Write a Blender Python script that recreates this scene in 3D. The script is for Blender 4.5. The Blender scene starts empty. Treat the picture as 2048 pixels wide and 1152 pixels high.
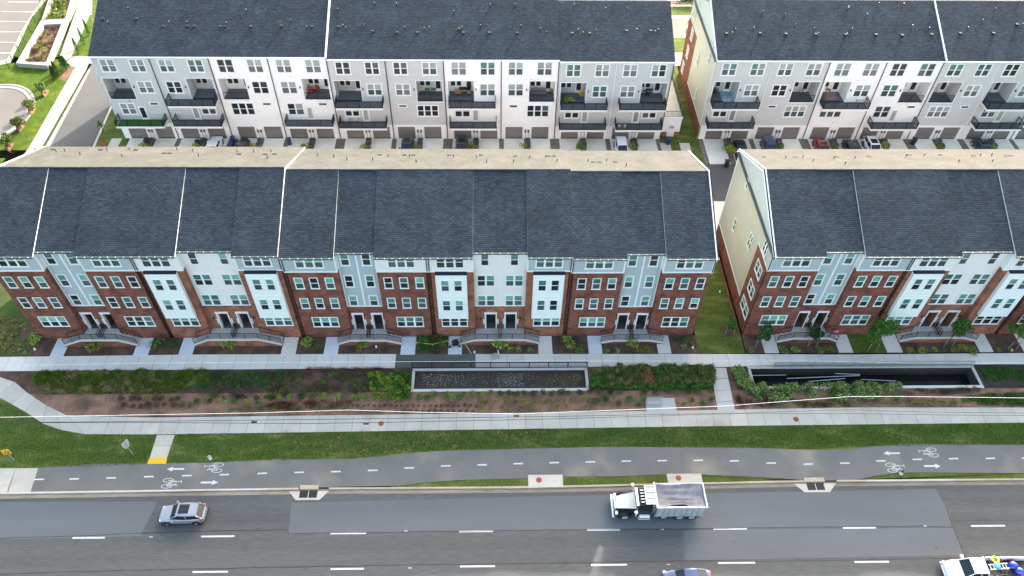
import bpy, math, random
from mathutils import Vector, Matrix
rnd = random.Random(11)
R = math.radians
scene = bpy.context.scene
COL = scene.collection

# ------------------------------------------------------------------ camera
CF, CP, CY, CR = 1532.6894, 0.844725535, 0.0334336, 0.0216107
CPOS = Vector((37.82636, -55.8963, 71.5015))
_f = Vector((math.sin(CY)*math.cos(CP), math.cos(CY)*math.cos(CP), -math.sin(CP)))
_r = Vector((math.cos(CY), -math.sin(CY), 0)); _u = _r.cross(_f)
CRT = math.cos(CR)*_r + math.sin(CR)*_u
CUP = -math.sin(CR)*_r + math.cos(CR)*_u
cd = bpy.data.cameras.new('camera'); cam = bpy.data.objects.new('camera', cd); COL.objects.link(cam)
cd.sensor_width = 36; cd.lens = CF/2048*36; cd.clip_start = 1; cd.clip_end = 3000
m = Matrix((CRT, CUP, -_f)).transposed().to_4x4(); m.translation = CPOS
cam.matrix_world = m
scene.camera = cam

# ------------------------------------------------------------------ light
SUN_EL = R(23.5); SD = Vector((-.47, -.883))      # direction the light travels over the ground
w = bpy.data.worlds.new('World'); scene.world = w; w.use_nodes = True
nt = w.node_tree; sk = nt.nodes.new('ShaderNodeTexSky'); sk.sky_type = 'NISHITA'; sk.sun_disc = False
sk.sun_elevation = SUN_EL; sk.sun_rotation = math.atan2(-SD.x, -SD.y)
sk.air_density = 1.0; sk.dust_density = 4.0; sk.ozone_density = .6
mxs = nt.nodes.new('ShaderNodeMixRGB'); mxs.blend_type = 'MULTIPLY'; mxs.inputs[0].default_value = 1; mxs.inputs[2].default_value = (1.05, 1.01, .89, 1)   # hazy air: less blue
nt.links.new(sk.outputs[0], mxs.inputs[1]); nt.links.new(mxs.outputs[0], nt.nodes['Background'].inputs[0]); nt.nodes['Background'].inputs[1].default_value = .15
sl = bpy.data.lights.new('sun', 'SUN'); sl.energy = 2.4; sl.angle = R(.6); sl.color = (1, .96, .89)
so = bpy.data.objects.new('sun', sl); COL.objects.link(so)
sv = Vector((SD.x*math.cos(SUN_EL), SD.y*math.cos(SUN_EL), -math.sin(SUN_EL)))
so.rotation_euler = sv.to_track_quat('-Z', 'Y').to_euler()
vs = scene.view_settings; vs.view_transform = 'Standard'; vs.look = 'None'; vs.gamma = 1; vs.exposure = 2.35
vs.use_curve_mapping = False

# ------------------------------------------------------------------ helpers
def ray(px, py):
    return ((px-1024)/CF)*CRT + ((576-py)/CF)*CUP + _f
def G(px, py, z=0.):
    "where the sight line of a picture point meets the level z"
    d = ray(px, py); t = (z-CPOS.z)/d.z; return Vector((CPOS.x+t*d.x, CPOS.y+t*d.y, z))
def GR(px, py, p0, n):
    d = ray(px, py); t = (Vector(p0)-CPOS).dot(n)/d.dot(n); return CPOS+t*d

def mat(name, col, rough=.8, var=0., vs_=1., var2=0., vs2=12., bump=0., bs=40., spec=.5, metal=0., ovar=0., coat=0., col2=None, c2s=1., c2t=.5, stretch=None):
    m = bpy.data.materials.new(name); m.use_nodes = True; n = m.node_tree.nodes; L = m.node_tree.links
    p = n['Principled BSDF']; p.inputs['Roughness'].default_value = rough
    p.inputs['Specular IOR Level'].default_value = spec; p.inputs['Metallic'].default_value = metal
    if coat: p.inputs['Coat Weight'].default_value = coat; p.inputs['Coat Roughness'].default_value = .08
    g = n.new('ShaderNodeNewGeometry'); pos = g.outputs['Position']
    if stretch:
        mp = n.new('ShaderNodeMapping'); mp.inputs['Scale'].default_value = stretch; L.new(pos, mp.inputs[0]); pos = mp.outputs[0]
    rgb = n.new('ShaderNodeRGB'); rgb.outputs[0].default_value = (*col, 1); out = rgb.outputs[0]
    def noise(s, det=4.):
        t = n.new('ShaderNodeTexNoise'); t.inputs['Scale'].default_value = s; t.inputs['Detail'].default_value = det
        L.new(pos, t.inputs['Vector']); return t.outputs[0]
    if col2:
        rp = n.new('ShaderNodeValToRGB'); rp.color_ramp.elements[0].position = c2t-.09; rp.color_ramp.elements[1].position = c2t+.09
        L.new(noise(c2s, 6.), rp.inputs[0]); mx = n.new('ShaderNodeMixRGB'); L.new(rp.outputs[0], mx.inputs[0]); L.new(out, mx.inputs[1])
        mx.inputs[2].default_value = (*col2, 1); out = mx.outputs[0]
    def mul(out, src, amt):
        mr = n.new('ShaderNodeMapRange'); mr.inputs[1].default_value = .25; mr.inputs[2].default_value = .75
        mr.inputs[3].default_value = 1-amt; mr.inputs[4].default_value = 1+amt; L.new(src, mr.inputs[0])
        v = n.new('ShaderNodeVectorMath'); v.operation = 'SCALE'; L.new(out, v.inputs[0]); L.new(mr.outputs[0], v.inputs['Scale']); return v.outputs[0]
    if var: out = mul(out, noise(vs_), var)
    if var2: out = mul(out, noise(vs2), var2)
    if name.startswith('leaf_'):
        mi = n.new('ShaderNodeMapRange'); mi.inputs[3].default_value = .45; mi.inputs[4].default_value = 1.65; L.new(g.outputs['Random Per Island'], mi.inputs[0])
        vi = n.new('ShaderNodeVectorMath'); vi.operation = 'SCALE'; L.new(out, vi.inputs[0]); L.new(mi.outputs[0], vi.inputs['Scale']); out = vi.outputs[0]
    if ovar:
        oi = n.new('ShaderNodeObjectInfo'); mr = n.new('ShaderNodeMapRange'); mr.inputs[3].default_value = 1-ovar; mr.inputs[4].default_value = 1+ovar
        L.new(oi.outputs['Random'], mr.inputs[0]); v = n.new('ShaderNodeVectorMath'); v.operation = 'SCALE'
        L.new(out, v.inputs[0]); L.new(mr.outputs[0], v.inputs['Scale']); out = v.outputs[0]
    L.new(out, p.inputs['Base Color'])
    if bump:
        b = n.new('ShaderNodeBump'); b.inputs['Strength'].default_value = bump; b.inputs['Distance'].default_value = .03
        L.new(noise(bs), b.inputs['Height']); L.new(b.outputs[0], p.inputs['Normal'])
    m['_out'] = 1
    return m

def brickmat(name, c1, c2, mortar, bw, bh, ms, plane='xz', var=.25, vsc=.8, rough=.9, bump=.3, spec=.3):
    m = bpy.data.materials.new(name); m.use_nodes = True; n = m.node_tree.nodes; L = m.node_tree.links
    p = n['Principled BSDF']; p.inputs['Roughness'].default_value = rough; p.inputs['Specular IOR Level'].default_value = spec
    g = n.new('ShaderNodeNewGeometry'); s = n.new('ShaderNodeSeparateXYZ'); L.new(g.outputs['Position'], s.inputs[0])
    c = n.new('ShaderNodeCombineXYZ')
    if plane == 'xz':
        a = n.new('ShaderNodeMath'); a.operation = 'ADD'; L.new(s.outputs[0], a.inputs[0]); L.new(s.outputs[1], a.inputs[1])
        L.new(a.outputs[0], c.inputs[0]); L.new(s.outputs[2], c.inputs[1])
    else:
        L.new(s.outputs[0], c.inputs[0]); L.new(s.outputs[1], c.inputs[1])
    b = n.new('ShaderNodeTexBrick'); b.inputs['Scale'].default_value = 1; b.inputs['Brick Width'].default_value = bw
    b.inputs['Row Height'].default_value = bh; b.inputs['Mortar Size'].default_value = ms
    b.inputs['Color1'].default_value = (*c1, 1); b.inputs['Color2'].default_value = (*c2, 1); b.inputs['Mortar'].default_value = (*mortar, 1)
    L.new(c.outputs[0], b.inputs['Vector'])
    t = n.new('ShaderNodeTexNoise'); t.inputs['Scale'].default_value = vsc; t.inputs['Detail'].default_value = 6; L.new(g.outputs['Position'], t.inputs['Vector'])
    t2 = n.new('ShaderNodeTexNoise'); t2.inputs['Scale'].default_value = 3.2; t2.inputs['Detail'].default_value = 5
    mp = n.new('ShaderNodeMapping'); mp.inputs['Scale'].default_value = (.30, 2.2, 1); L.new(c.outputs[0], mp.inputs[0]); L.new(mp.outputs[0], t2.inputs['Vector'])
    ad = n.new('ShaderNodeMath'); ad.operation = 'ADD'; L.new(t.outputs[0], ad.inputs[0]); L.new(t2.outputs[0], ad.inputs[1])
    mr = n.new('ShaderNodeMapRange'); mr.inputs[1].default_value = .7; mr.inputs[2].default_value = 1.3; mr.inputs[3].default_value = 1-var; mr.inputs[4].default_value = 1+var
    L.new(ad.outputs[0], mr.inputs[0]); v = n.new('ShaderNodeVectorMath'); v.operation = 'SCALE'; L.new(b.outputs[0], v.inputs[0]); L.new(mr.outputs[0], v.inputs['Scale'])
    L.new(v.outputs[0], p.inputs['Base Color'])
    bp = n.new('ShaderNodeBump'); bp.inputs['Strength'].default_value = bump; bp.inputs['Distance'].default_value = .01; bp.invert = True
    L.new(b.outputs['Fac'], bp.inputs['Height']); L.new(bp.outputs[0], p.inputs['Normal'])
    return m

def sidingmat(name, col, pitch=.2, vertical=False, amp=.10):
    m = bpy.data.materials.new(name); m.use_nodes = True; n = m.node_tree.nodes; L = m.node_tree.links
    p = n['Principled BSDF']; p.inputs['Roughness'].default_value = .55; p.inputs['Specular IOR Level'].default_value = .3
    g = n.new('ShaderNodeNewGeometry'); s = n.new('ShaderNodeSeparateXYZ'); L.new(g.outputs['Position'], s.inputs[0])
    d = n.new('ShaderNodeMath'); d.operation = 'DIVIDE'; L.new(s.outputs[0 if vertical else 2], d.inputs[0]); d.inputs[1].default_value = pitch
    fr = n.new('ShaderNodeMath'); fr.operation = 'FRACT'; L.new(d.outputs[0], fr.inputs[0])
    rp = n.new('ShaderNodeValToRGB'); e = rp.color_ramp.elements; e[0].position = 0; e[0].color = (1-amp*2.2,)*3+(1,); e[1].position = .16; e[1].color = (1, 1, 1, 1)
    L.new(fr.outputs[0], rp.inputs[0])
    t = n.new('ShaderNodeTexNoise'); t.inputs['Scale'].default_value = .7; L.new(g.outputs['Position'], t.inputs['Vector'])
    mr = n.new('ShaderNodeMapRange'); mr.inputs[3].default_value = .93; mr.inputs[4].default_value = 1.05; L.new(t.outputs[0], mr.inputs[0])
    v = n.new('ShaderNodeVectorMath'); v.operation = 'SCALE'; L.new(rp.outputs[0], v.inputs[0]); L.new(mr.outputs[0], v.inputs['Scale'])
    mx = n.new('ShaderNodeMixRGB'); mx.blend_type = 'MULTIPLY'; mx.inputs[0].default_value = 1; mx.inputs[1].default_value = (*col, 1); L.new(v.outputs[0], mx.inputs[2])
    L.new(mx.outputs[0], p.inputs['Base Color'])
    b = n.new('ShaderNodeBump'); b.inputs['Strength'].default_value = .5; b.inputs['Distance'].default_value = .02; L.new(fr.outputs[0], b.inputs['Height']); L.new(b.outputs[0], p.inputs['Normal'])
    return m

M = {}
M['brick_dark'] = brickmat('brick_dark', (.245,.076,.047), (.15,.048,.033), (.16,.095,.075), .215, .075, .008, var=.55)
M['brick_orange'] = brickmat('brick_orange', (.34,.115,.062), (.21,.072,.045), (.24,.155,.115), .215, .075, .008, var=.55)
M['shingle'] = brickmat('shingle', (.058,.073,.094), (.034,.044,.058), (.018,.023,.031), .42, .21, .022, plane='xy', var=.28, vsc=.35, rough=.9, bump=1., spec=.2)
M['shingle_rear_glare'] = brickmat('shingle_rear_glare', (.100,.100,.096), (.080,.080,.076), (.045,.044,.042), .34, .2, .02, plane='xy', var=.22, vsc=.5, rough=.9, bump=.6, spec=.12)  # same shingles as the front slopes; sun glare put into a lighter colour
M['siding_white'] = sidingmat('siding_white', (.82,.79,.77))
M['siding_plain'] = mat('siding_plain', (.82,.86,.845), .6, .03, 1)
M['siding_blue'] = sidingmat('siding_blue', (.43,.49,.53))
M['siding_grey'] = mat('siding_grey', (.52,.56,.55), .6, .04, .8)
M['siding_cream'] = mat('siding_cream', (.47,.47,.41), .6, .05, .5)
M['gable_blue'] = mat('gable_blue', (.45,.50,.50), .6, .04, .5)
M['trim'] = mat('trim', (.80,.825,.825), .5)
M['gutter'] = mat('gutter', (.06,.08,.075), .4, spec=.5)
M['flash'] = mat('flash', (.02,.025,.045), .35, metal=.3)
M['down'] = mat('down', (.022,.018,.018), .4)
M['black'] = mat('black_metal', (.012,.012,.014), .45)
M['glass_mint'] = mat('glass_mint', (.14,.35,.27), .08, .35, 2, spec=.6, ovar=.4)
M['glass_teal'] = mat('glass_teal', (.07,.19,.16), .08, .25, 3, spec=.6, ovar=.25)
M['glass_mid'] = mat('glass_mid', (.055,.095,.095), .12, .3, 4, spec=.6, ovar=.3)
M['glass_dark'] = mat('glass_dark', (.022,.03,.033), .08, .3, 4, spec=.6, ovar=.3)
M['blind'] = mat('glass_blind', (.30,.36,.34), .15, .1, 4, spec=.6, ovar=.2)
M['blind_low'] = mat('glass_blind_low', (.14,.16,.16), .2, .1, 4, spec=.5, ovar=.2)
M['door_dark'] = mat('door_dark', (.03,.03,.04), .4)
M['void'] = mat('niche', (.10,.09,.09), .8)
M['concrete'] = mat('concrete', (.47,.45,.42), .85, .08, .5, .06, 9, .2, 60, ovar=.07)
M['concrete_cool'] = mat('concrete_cool', (.65,.60,.55), .85, .06, .5, .05, 9, .2, 60, ovar=.05)
M['concrete_blue'] = mat('concrete_blue', (.60,.62,.66), .8, .06, .5, .04, 9, .2, 60, ovar=.05)
M['concrete_warm'] = mat('concrete_warm', (.50,.46,.40), .85, .09, .6, .08, 9, .2, 60, ovar=.07, col2=(.42,.36,.29), c2s=.35, c2t=.66)
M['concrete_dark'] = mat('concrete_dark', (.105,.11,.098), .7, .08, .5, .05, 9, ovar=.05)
M['concrete_pale'] = mat('concrete_pale', (.62,.60,.55), .8, .05, .5, .05, 9)
M['concrete_sun'] = mat('concrete_sun', (.30,.29,.26), .8, .06, .5, .05, 9)
M['driveway'] = mat('driveway', (.72,.69,.60), .85, .12, .6, .05, 9, ovar=.08)
M['curb'] = mat('curb', (.45,.36,.27), .85, .16, .4, .1, 6, ovar=.1)
M['curb_pale'] = mat('curb_pale', (.52,.49,.45), .85, .1, .5, .1, 6)
M['asphalt'] = mat('asphalt', (.087,.089,.090), .85, .16, .45, .30, 14, .4, 60, stretch=(.07,1.6,1))
M['asphalt_blue'] = mat('asphalt_blue', (.113,.121,.135), .8, .10, .3, .16, 25, .4, 60, stretch=(.25,1.2,1))
M['asphalt_path'] = mat('asphalt_path', (.150,.146,.141), .88, .12, .35, .10, 20, .3, 60, col2=(.25,.225,.185), c2s=.16, c2t=.64)
M['asphalt_alley'] = mat('asphalt_alley', (.085,.085,.088), .85, .12, .3, .08, 18, .3, 60)
M['asphalt_lot'] = mat('asphalt_lot', (.13,.12,.118), .85, .14, .15, .08, 18, .3, 60)
M['dirt'] = mat('gutter_dirt', (.24,.20,.155), .9, .3, .6, .2, 5, stretch=(.2,1,1))
M['tar'] = mat('tar', (.012,.012,.013), .5)
M['paint'] = mat('paint', (.56,.56,.55), .7, .12, 3, .25, 12)
M['yellow'] = mat('yellow_tactile', (.85,.46,.02), .7)
M['mulch'] = mat('mulch', (.115,.062,.042), .95, .35, 1.2, .55, 14, .9, 25, col2=(.065,.036,.026), c2s=.5)
M['mulch_pink'] = mat('mulch_pink', (.27,.145,.098), .95, .3, .8, .5, 12, .9, 25, col2=(.145,.08,.058), c2s=.35, c2t=.55)
M['mulch_sun'] = mat('mulch_sun', (.16,.085,.055), .95, .3, .8, .5, 12, .9, 25)
M['soil_dark'] = mat('soil_dark', (.04,.032,.027), .95, .4, .7, .5, 12, .8, 20)
M['gravel'] = mat('gravel', (.050,.034,.022), .7, .35, .8, .9, 10, .9, 14)
M['stone'] = mat('river_stone', (.13,.115,.095), .8, .2, 1, .8, 7, .9, 9, col2=(.30,.26,.17), c2s=5, c2t=.6)
M['grass'] = mat('grass', (.080,.110,.022), .95, .32, .5, .6, 7, .9, 18, spec=.15, col2=(.14,.135,.045), c2s=.5, c2t=.62, stretch=(.6,1.6,1))
M['grass_sun'] = mat('grass_sun', (.055,.095,.007), .95, .35, .7, .7, 5, .9, 14, spec=.15, col2=(.09,.12,.012), c2s=.4, c2t=.6)
M['grass_dry'] = mat('grass_dry', (.075,.085,.03), .95, .3, .6, .4, 8, .9, 14, spec=.15, col2=(.04,.08,.018), c2s=.35, c2t=.5)
M['earth'] = mat('earth', (.07,.09,.04), .95, .3, .05)
M['leaf_green'] = mat('leaf_green', (.070,.165,.028), .7, .3, 2, .5, 9, ovar=.3, spec=.2)
M['leaf_dark'] = mat('leaf_dark', (.035,.090,.025), .7, .3, 2, .5, 9, ovar=.3, spec=.2)
M['leaf_lime'] = mat('leaf_lime', (.22,.29,.04), .7, .3, 2, .5, 9, ovar=.3, spec=.2, col2=(.09,.17,.03), c2s=4., c2t=.55)
M['leaf_yellow'] = mat('leaf_yellow', (.30,.27,.04), .7, .3, 2, .4, 9, ovar=.25, spec=.2, col2=(.12,.18,.03), c2s=5)
M['leaf_mix'] = mat('leaf_mix', (.12,.19,.035), .7, .35, 1.5, .5, 8, ovar=.25, spec=.2, col2=(.17,.16,.06), c2s=1.3, c2t=.55)
M['leaf_grassy'] = mat('leaf_grassy', (.21,.22,.06), .8, .3, 1.2, .5, 7, spec=.1, col2=(.10,.15,.035), c2s=1., c2t=.58)
M['leaf_straw'] = mat('leaf_straw', (.40,.33,.14), .8, .3, 2, .4, 9, ovar=.2, spec=.1, col2=(.09,.11,.035), c2s=2)
M['leaf_red'] = mat('leaf_red', (.13,.042,.025), .8, .3, 2, .5, 9, ovar=.2, spec=.1, col2=(.05,.04,.02), c2s=3, c2t=.58)
M['leaf_orange'] = mat('leaf_orange', (.34,.11,.03), .8, .3, 2, .4, 9)
M['leaf_brown'] = mat('leaf_brown', (.10,.065,.038), .8, .3, 2, .5, 9, ovar=.3)
M['leaf_pale'] = mat('leaf_pale', (.34,.40,.11), .6, .3, 3, .6, 10, col2=(.05,.12,.03), c2s=6, c2t=.5)
M['bark'] = mat('bark', (.10,.075,.055), .9, .3, 6)
M['wood'] = mat('stake', (.36,.30,.2), .9)
M['basin_wall'] = mat('basin_wall', (.05,.045,.04), .7, .3, 1)
M['water'] = mat('pond_water', (.010,.010,.011), .12, .3, .5, spec=.4)
M['garage'] = mat('garage_door', (.17,.165,.155), .55, .06, 1, ovar=.12)
M['deck'] = mat('deck', (.13,.14,.15), .7, .06, 2)
M['turf'] = mat('artificial_turf', (.03,.16,.03), .9, .2, 5)
M['ac'] = mat('condenser', (.11,.11,.105), .6, ovar=.2)
M['rubber'] = mat('rubber', (.012,.012,.012), .8)
M['chrome'] = mat('chrome', (.75,.76,.78), .2, metal=.9)
M['alu'] = mat('aluminium', (.55,.58,.62), .4, .12, 2, metal=.35)
M['steel'] = mat('steel', (.42,.44,.46), .5, metal=.4)
M['rust'] = mat('rust_red', (.33,.07,.035), .8, .2, 6)
M['red_lamp'] = mat('red_lens', (.5,.01,.02), .25, coat=1)
M['clear_lamp'] = mat('clear_lens', (.8,.8,.8), .15, coat=1)
M['car_glass'] = mat('car_glass', (.014,.020,.024), .15, spec=.45)
M['green_glass'] = mat('green_glass', (.03,.075,.055), .06, spec=.8)
M['plastic'] = mat('black_plastic', (.02,.02,.022), .6)
M['tarp'] = mat('tarp', (.15,.155,.185), .7, .2, 1.5, .2, 6)
M['truckwhite'] = mat('truck_white', (.60,.59,.53), .4, .05, 2, coat=.5)
M['white'] = mat('white_plastic', (.68,.68,.68), .5)
M['red'] = mat('red_paint', (.55,.02,.03), .5)
M['signyellow'] = mat('sign_yellow', (.85,.42,.01), .5)
M['binblue'] = mat('bin_blue', (.015,.035,.12), .5)
M['stoopwall'] = M['brick_dark']
def paint(name, c, metal=.4): return mat(name, c, .28, metal=metal, coat=1)

class MB:
    def __init__(s): s.v = []; s.f = []; s.m = []
    def face(s, pts, m=0):
        i = len(s.v); s.v += [tuple(p) for p in pts]; s.f.append(tuple(range(i, i+len(pts)))); s.m.append(m)
    def box(s, x0, y0, z0, x1, y1, z1, m=0, mt=None, mf=None):
        if x1 < x0: x0, x1 = x1, x0
        i = len(s.v); s.v += [(x0,y0,z0),(x1,y0,z0),(x1,y1,z0),(x0,y1,z0),(x0,y0,z1),(x1,y0,z1),(x1,y1,z1),(x0,y1,z1)]
        for k, q in enumerate(((0,3,2,1),(4,5,6,7),(0,1,5,4),(1,2,6,5),(2,3,7,6),(3,0,4,7))):
            s.f.append(tuple(i+a for a in q)); s.m.append(mt if (k == 1 and mt is not None) else (mf if (k == 2 and mf is not None) else m))
    def beam(s, a, b, w_, h_, m=0):
        a = Vector(a); b = Vector(b); d = (b-a).normalized(); up = Vector((0,0,1)) if abs(d.z) < .9 else Vector((0,1,0))
        x = d.cross(up).normalized()*w_/2; y = x.cross(d).normalized()*h_/2
        i = len(s.v)
        for p in (a, b): s.v += [tuple(p-x-y), tuple(p+x-y), tuple(p+x+y), tuple(p-x+y)]
        for q in ((0,1,2,3),(7,6,5,4),(0,4,5,1),(1,5,6,2),(2,6,7,3),(3,7,4,0)): s.f.append(tuple(i+a_ for a_ in q)); s.m.append(m)
    def cyl(s, a, b, r0, r1=None, n=8, m=0, caps=True):
        r1 = r0 if r1 is None else r1; a = Vector(a); b = Vector(b); d = (b-a).normalized()
        up = Vector((0,0,1)) if abs(d.z) < .9 else Vector((1,0,0)); x = d.cross(up).normalized(); y = x.cross(d)
        i = len(s.v)
        for p, r in ((a, r0), (b, r1)):
            for k in range(n):
                t = 2*math.pi*k/n; s.v.append(tuple(p+x*math.cos(t)*r+y*math.sin(t)*r))
        for k in range(n):
            s.f.append((i+k, i+(k+1) % n, i+n+(k+1) % n, i+n+k)); s.m.append(m)
        if caps: s.f.append(tuple(i+n-1-k for k in range(n))); s.m.append(m); s.f.append(tuple(i+n+k for k in range(n))); s.m.append(m)
    def tube(s, pts, r, n=6, m=0):
        for a, b in zip(pts, pts[1:]): s.cyl(a, b, r, r, n, m)
    def prism(s, poly, z0, z1, m=0, mt=None):
        n = len(poly); i = len(s.v); s.v += [(p[0], p[1], z0) for p in poly]+[(p[0], p[1], z1) for p in poly]
        s.f.append(tuple(i+n-1-k for k in range(n))); s.m.append(m); s.f.append(tuple(i+n+k for k in range(n))); s.m.append(m if mt is None else mt)
        for k in range(n): s.f.append((i+k, i+(k+1) % n, i+n+(k+1) % n, i+n+k)); s.m.append(m)
    def profx(s, prof, x0, x1, m=0, mats=None):
        "profile of (y, z) points extruded along x"
        n = len(prof); i = len(s.v); s.v += [(x0, p[0], p[1]) for p in prof]+[(x1, p[0], p[1]) for p in prof]
        s.f.append(tuple(i+k for k in range(n))); s.m.append(m); s.f.append(tuple(i+2*n-1-k for k in range(n))); s.m.append(m)
        for k in range(n): s.f.append((i+k, i+n+k, i+n+(k+1) % n, i+(k+1) % n)); s.m.append(mats[k] if mats else m)
    def leaves(s, n, fn, size, m=0, up=.3):
        for _ in range(n):
            p = fn()
            a = Vector((rnd.gauss(0,1), rnd.gauss(0,1), rnd.gauss(0,1)*.6+up)).normalized(); b = a.cross(Vector((rnd.gauss(0,1), rnd.gauss(0,1), rnd.gauss(0,1)))).normalized(); c = a.cross(b)
            k = size*rnd.uniform(.6, 1.3); p = Vector(p)
            s.face([p-b*k, p+c*k*.5, p+b*k, p-c*k*.5], m)
    def mesh(s, name, mats):
        me = bpy.data.meshes.new(name); me.from_pydata(s.v, [], s.f)
        for q in (mats if isinstance(mats, (list, tuple)) else [mats]): me.materials.append(M[q] if isinstance(q, str) else q)
        me.polygons.foreach_set('material_index', s.m); me.update(); return me

def put(name, me, parent=None, loc=(0,0,0), rz=0., **k):
    o = bpy.data.objects.new(name, me); COL.objects.link(o); o.location = loc; o.rotation_euler = (0, 0, rz)
    if parent: o.parent = parent
    for a, b in k.items():
        if b: o[a] = b
    return o
def obj(name, mb, mats, parent=None, loc=(0,0,0), rz=0., **k): return put(name, mb.mesh(name, mats), parent, loc, rz, **k)
def thing(name, label, category, loc=(0,0,0), rz=0., group=None):
    o = put(name, None, None, loc, rz, label=label, category=category, group=group); o.empty_display_size = .3; return o
def single(name, mb, mats, label, category, loc=(0,0,0), rz=0., group=None):
    return obj(name, mb, mats, None, loc, rz, label=label, category=category, group=group)
def copy_tree(o, parent=None):
    c = o.copy(); COL.objects.link(c)
    if parent: c.parent = parent
    for ch in list(o.children): copy_tree(ch, c)
    return c
def smooth(o, lev=0, bevel=0.):
    if bevel: b = o.modifiers.new('b', 'BEVEL'); b.width = bevel; b.segments = 2; b.limit_method = 'ANGLE'; b.angle_limit = R(35)
    if lev: q = o.modifiers.new('s', 'SUBSURF'); q.levels = lev; q.render_levels = lev
    o.data.polygons.foreach_set('use_smooth', [True]*len(o.data.polygons)); return o

# ------------------------------------------------------------------ ground surfaces
def sheet(name, pts, z, mt, th=.12, kind='structure', **k):
    "a slab given by its outline (picture points or ground points)"
    poly = [(p.x, p.y) if isinstance(p, Vector) else p for p in pts]
    a = sum(p[0]*q[1]-q[0]*p[1] for p, q in zip(poly, poly[1:]+poly[:1]))
    if a < 0: poly = poly[::-1]
    b = MB(); b.prism(poly, z-th, z); return obj(name, b, mt, kind=kind, **k)
def px(pts, z=0.): return [G(a, b, z) for a, b in pts]
def interp(pl, x):
    if x <= pl[0][0]: return pl[0][1]
    for a, b in zip(pl, pl[1:]):
        if x <= b[0]: return a[1]+(b[1]-a[1])*(x-a[0])/(b[0]-a[0])
    return pl[-1][1]
ZR = -.13
b = MB(); b.box(-700,-700,-3.2,700,700,-2.6); obj('ground', b, 'earth', kind='structure')

def slabs(pname, slabname, xs, top, bot, z, mt, mtfun=None, skew=0.):
    root = put(pname, None, kind='structure')
    tp = [tuple(G(*p))[:2] for p in top]; bp = [tuple(G(*p))[:2] for p in bot]
    for a, c in zip(xs, xs[1:]):
        bb = MB(); g = .014
        bb.prism([(a+g, interp(bp, a)), (c-g, interp(bp, c)), (c-g+skew, interp(tp, c)), (a+g+skew, interp(tp, a))], z-.12, z+rnd.uniform(-.004, .004))
        obj(slabname, bb, mtfun((a+c)/2) if mtfun else mt, root)
    return root
def frange(a, b, s):
    o = []; 
    while a < b-.3*s: o.append(a); a += s
    o.append(b); return o

# pavement along the houses
SW1T = [(0,714),(400,709),(700,708),(1400,708),(1700,709),(2048,706)]
SW1B = [(0,742),(640,737),(1200,733),(1425,734),(1600,729),(2048,728)]
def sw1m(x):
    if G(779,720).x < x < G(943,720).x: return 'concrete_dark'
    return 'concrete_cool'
slabs('pavement', 'pavement_slab', frange(-34, 112, 1.83), SW1T, SW1B, .0, None, sw1m)
# joint filler under the slabs
sheet('pavement_base', [(-34,-4.4),(112,-4.4),(112,-3.1),(-34,-3.1)], -.03, 'tar', .1)

# outer pavement by the lawn
SW2T = [(135,831),(300,835),(700,830),(1025,826),(1300,822),(1700,815),(2048,815)]
SW2B = [(170,868),(290,869),(700,863),(1025,858),(1350,853),(1600,850),(2048,845)]
x0 = max(G(135,831).x, G(168,868).x)+.25
root2 = slabs('outer_pavement', 'pavement_slab', frange(x0, 112, 1.86), SW2T, SW2B, .0, 'concrete_warm')
cur = [((135,831),(168,868)),((112,820),(122,860)),((92,810),(86,848)),((72,797),(50,823)),((52,783),(22,808)),((30,764),(-6,792)),((0,754),(-60,770)),((-60,748),(-120,752))]
for (a, b_), (c, d) in zip(cur, cur[1:]):
    bb = MB(); q = [G(*a), G(*b_), G(*d), G(*c)]; cc = sum(q, Vector())/4; q = [cc+(p-cc)*.985 for p in q]
    bb.prism([(p.x, p.y) for p in q], -.12, 0.); obj('pavement_slab', bb, 'concrete_warm', root2)
_tp = [tuple(G(*p))[:2] for p in SW2T]; _bp = [tuple(G(*p))[:2] for p in SW2B]
a_, b_ = G(135,831), G(168,868); bb = MB(); bb.prism([(b_.x+.02,b_.y),(x0-.01,interp(_bp,x0)),(x0-.01,interp(_tp,x0)),(a_.x+.02,a_.y)], -.12, .0); obj('pavement_slab', bb, 'concrete_warm', root2)
bb = MB(); q = [G(*p) for p in ((294,870.5),(315,870.5),(350,870),(351,870))]
# ramp from the outer pavement to the bike path
ra = put('ramp_path', None, kind='structure')
for t0, t1 in ((0,.48),(.48,1)):
    A0, A1, B0, B1 = G(314,869.5), G(299.6,915.4), G(349.5,869.5), G(334,915.4)
    qq = [A0.lerp(A1,t0+.01), A0.lerp(A1,t1), B0.lerp(B1,t1), B0.lerp(B1,t0+.01)]
    bb = MB(); bb.prism([(p.x,p.y) for p in qq], -.12, .004); obj('pavement_slab', bb, 'concrete_warm', ra)
bb = MB(); A = [G(*p) for p in ((299.6,915.6),(334,915.6),(332,927.5),(294,927.5))]
bb.prism([(p.x,p.y) for p in A[::-1]], -.1, .012)
for i in range(14):
    for j in range(5):
        p = A[0].lerp(A[1],(i+.5)/14).lerp(A[3].lerp(A[2],(i+.5)/14),(j+.5)/5); bb.box(p.x-.03,p.y-.03,.01,p.x+.03,p.y+.03,.028)
obj('tactile_panel', bb, 'yellow', ra)
# path between the two pavements
rb = put('cross_path', None, kind='structure')
EL, ER, FL, FR = G(1421,736), G(1452,735), G(1437,829), G(1471,825)
for k in range(4):
    t0, t1 = k/4+.004, (k+1)/4-.004; bb = MB(); qq = [EL.lerp(FL,t1), ER.lerp(FR,t1), ER.lerp(FR,t0), EL.lerp(FL,t0)]
    bb.prism([(p.x,p.y) for p in qq], -.12, .003); obj('pavement_slab', bb, 'concrete', rb)

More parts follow.
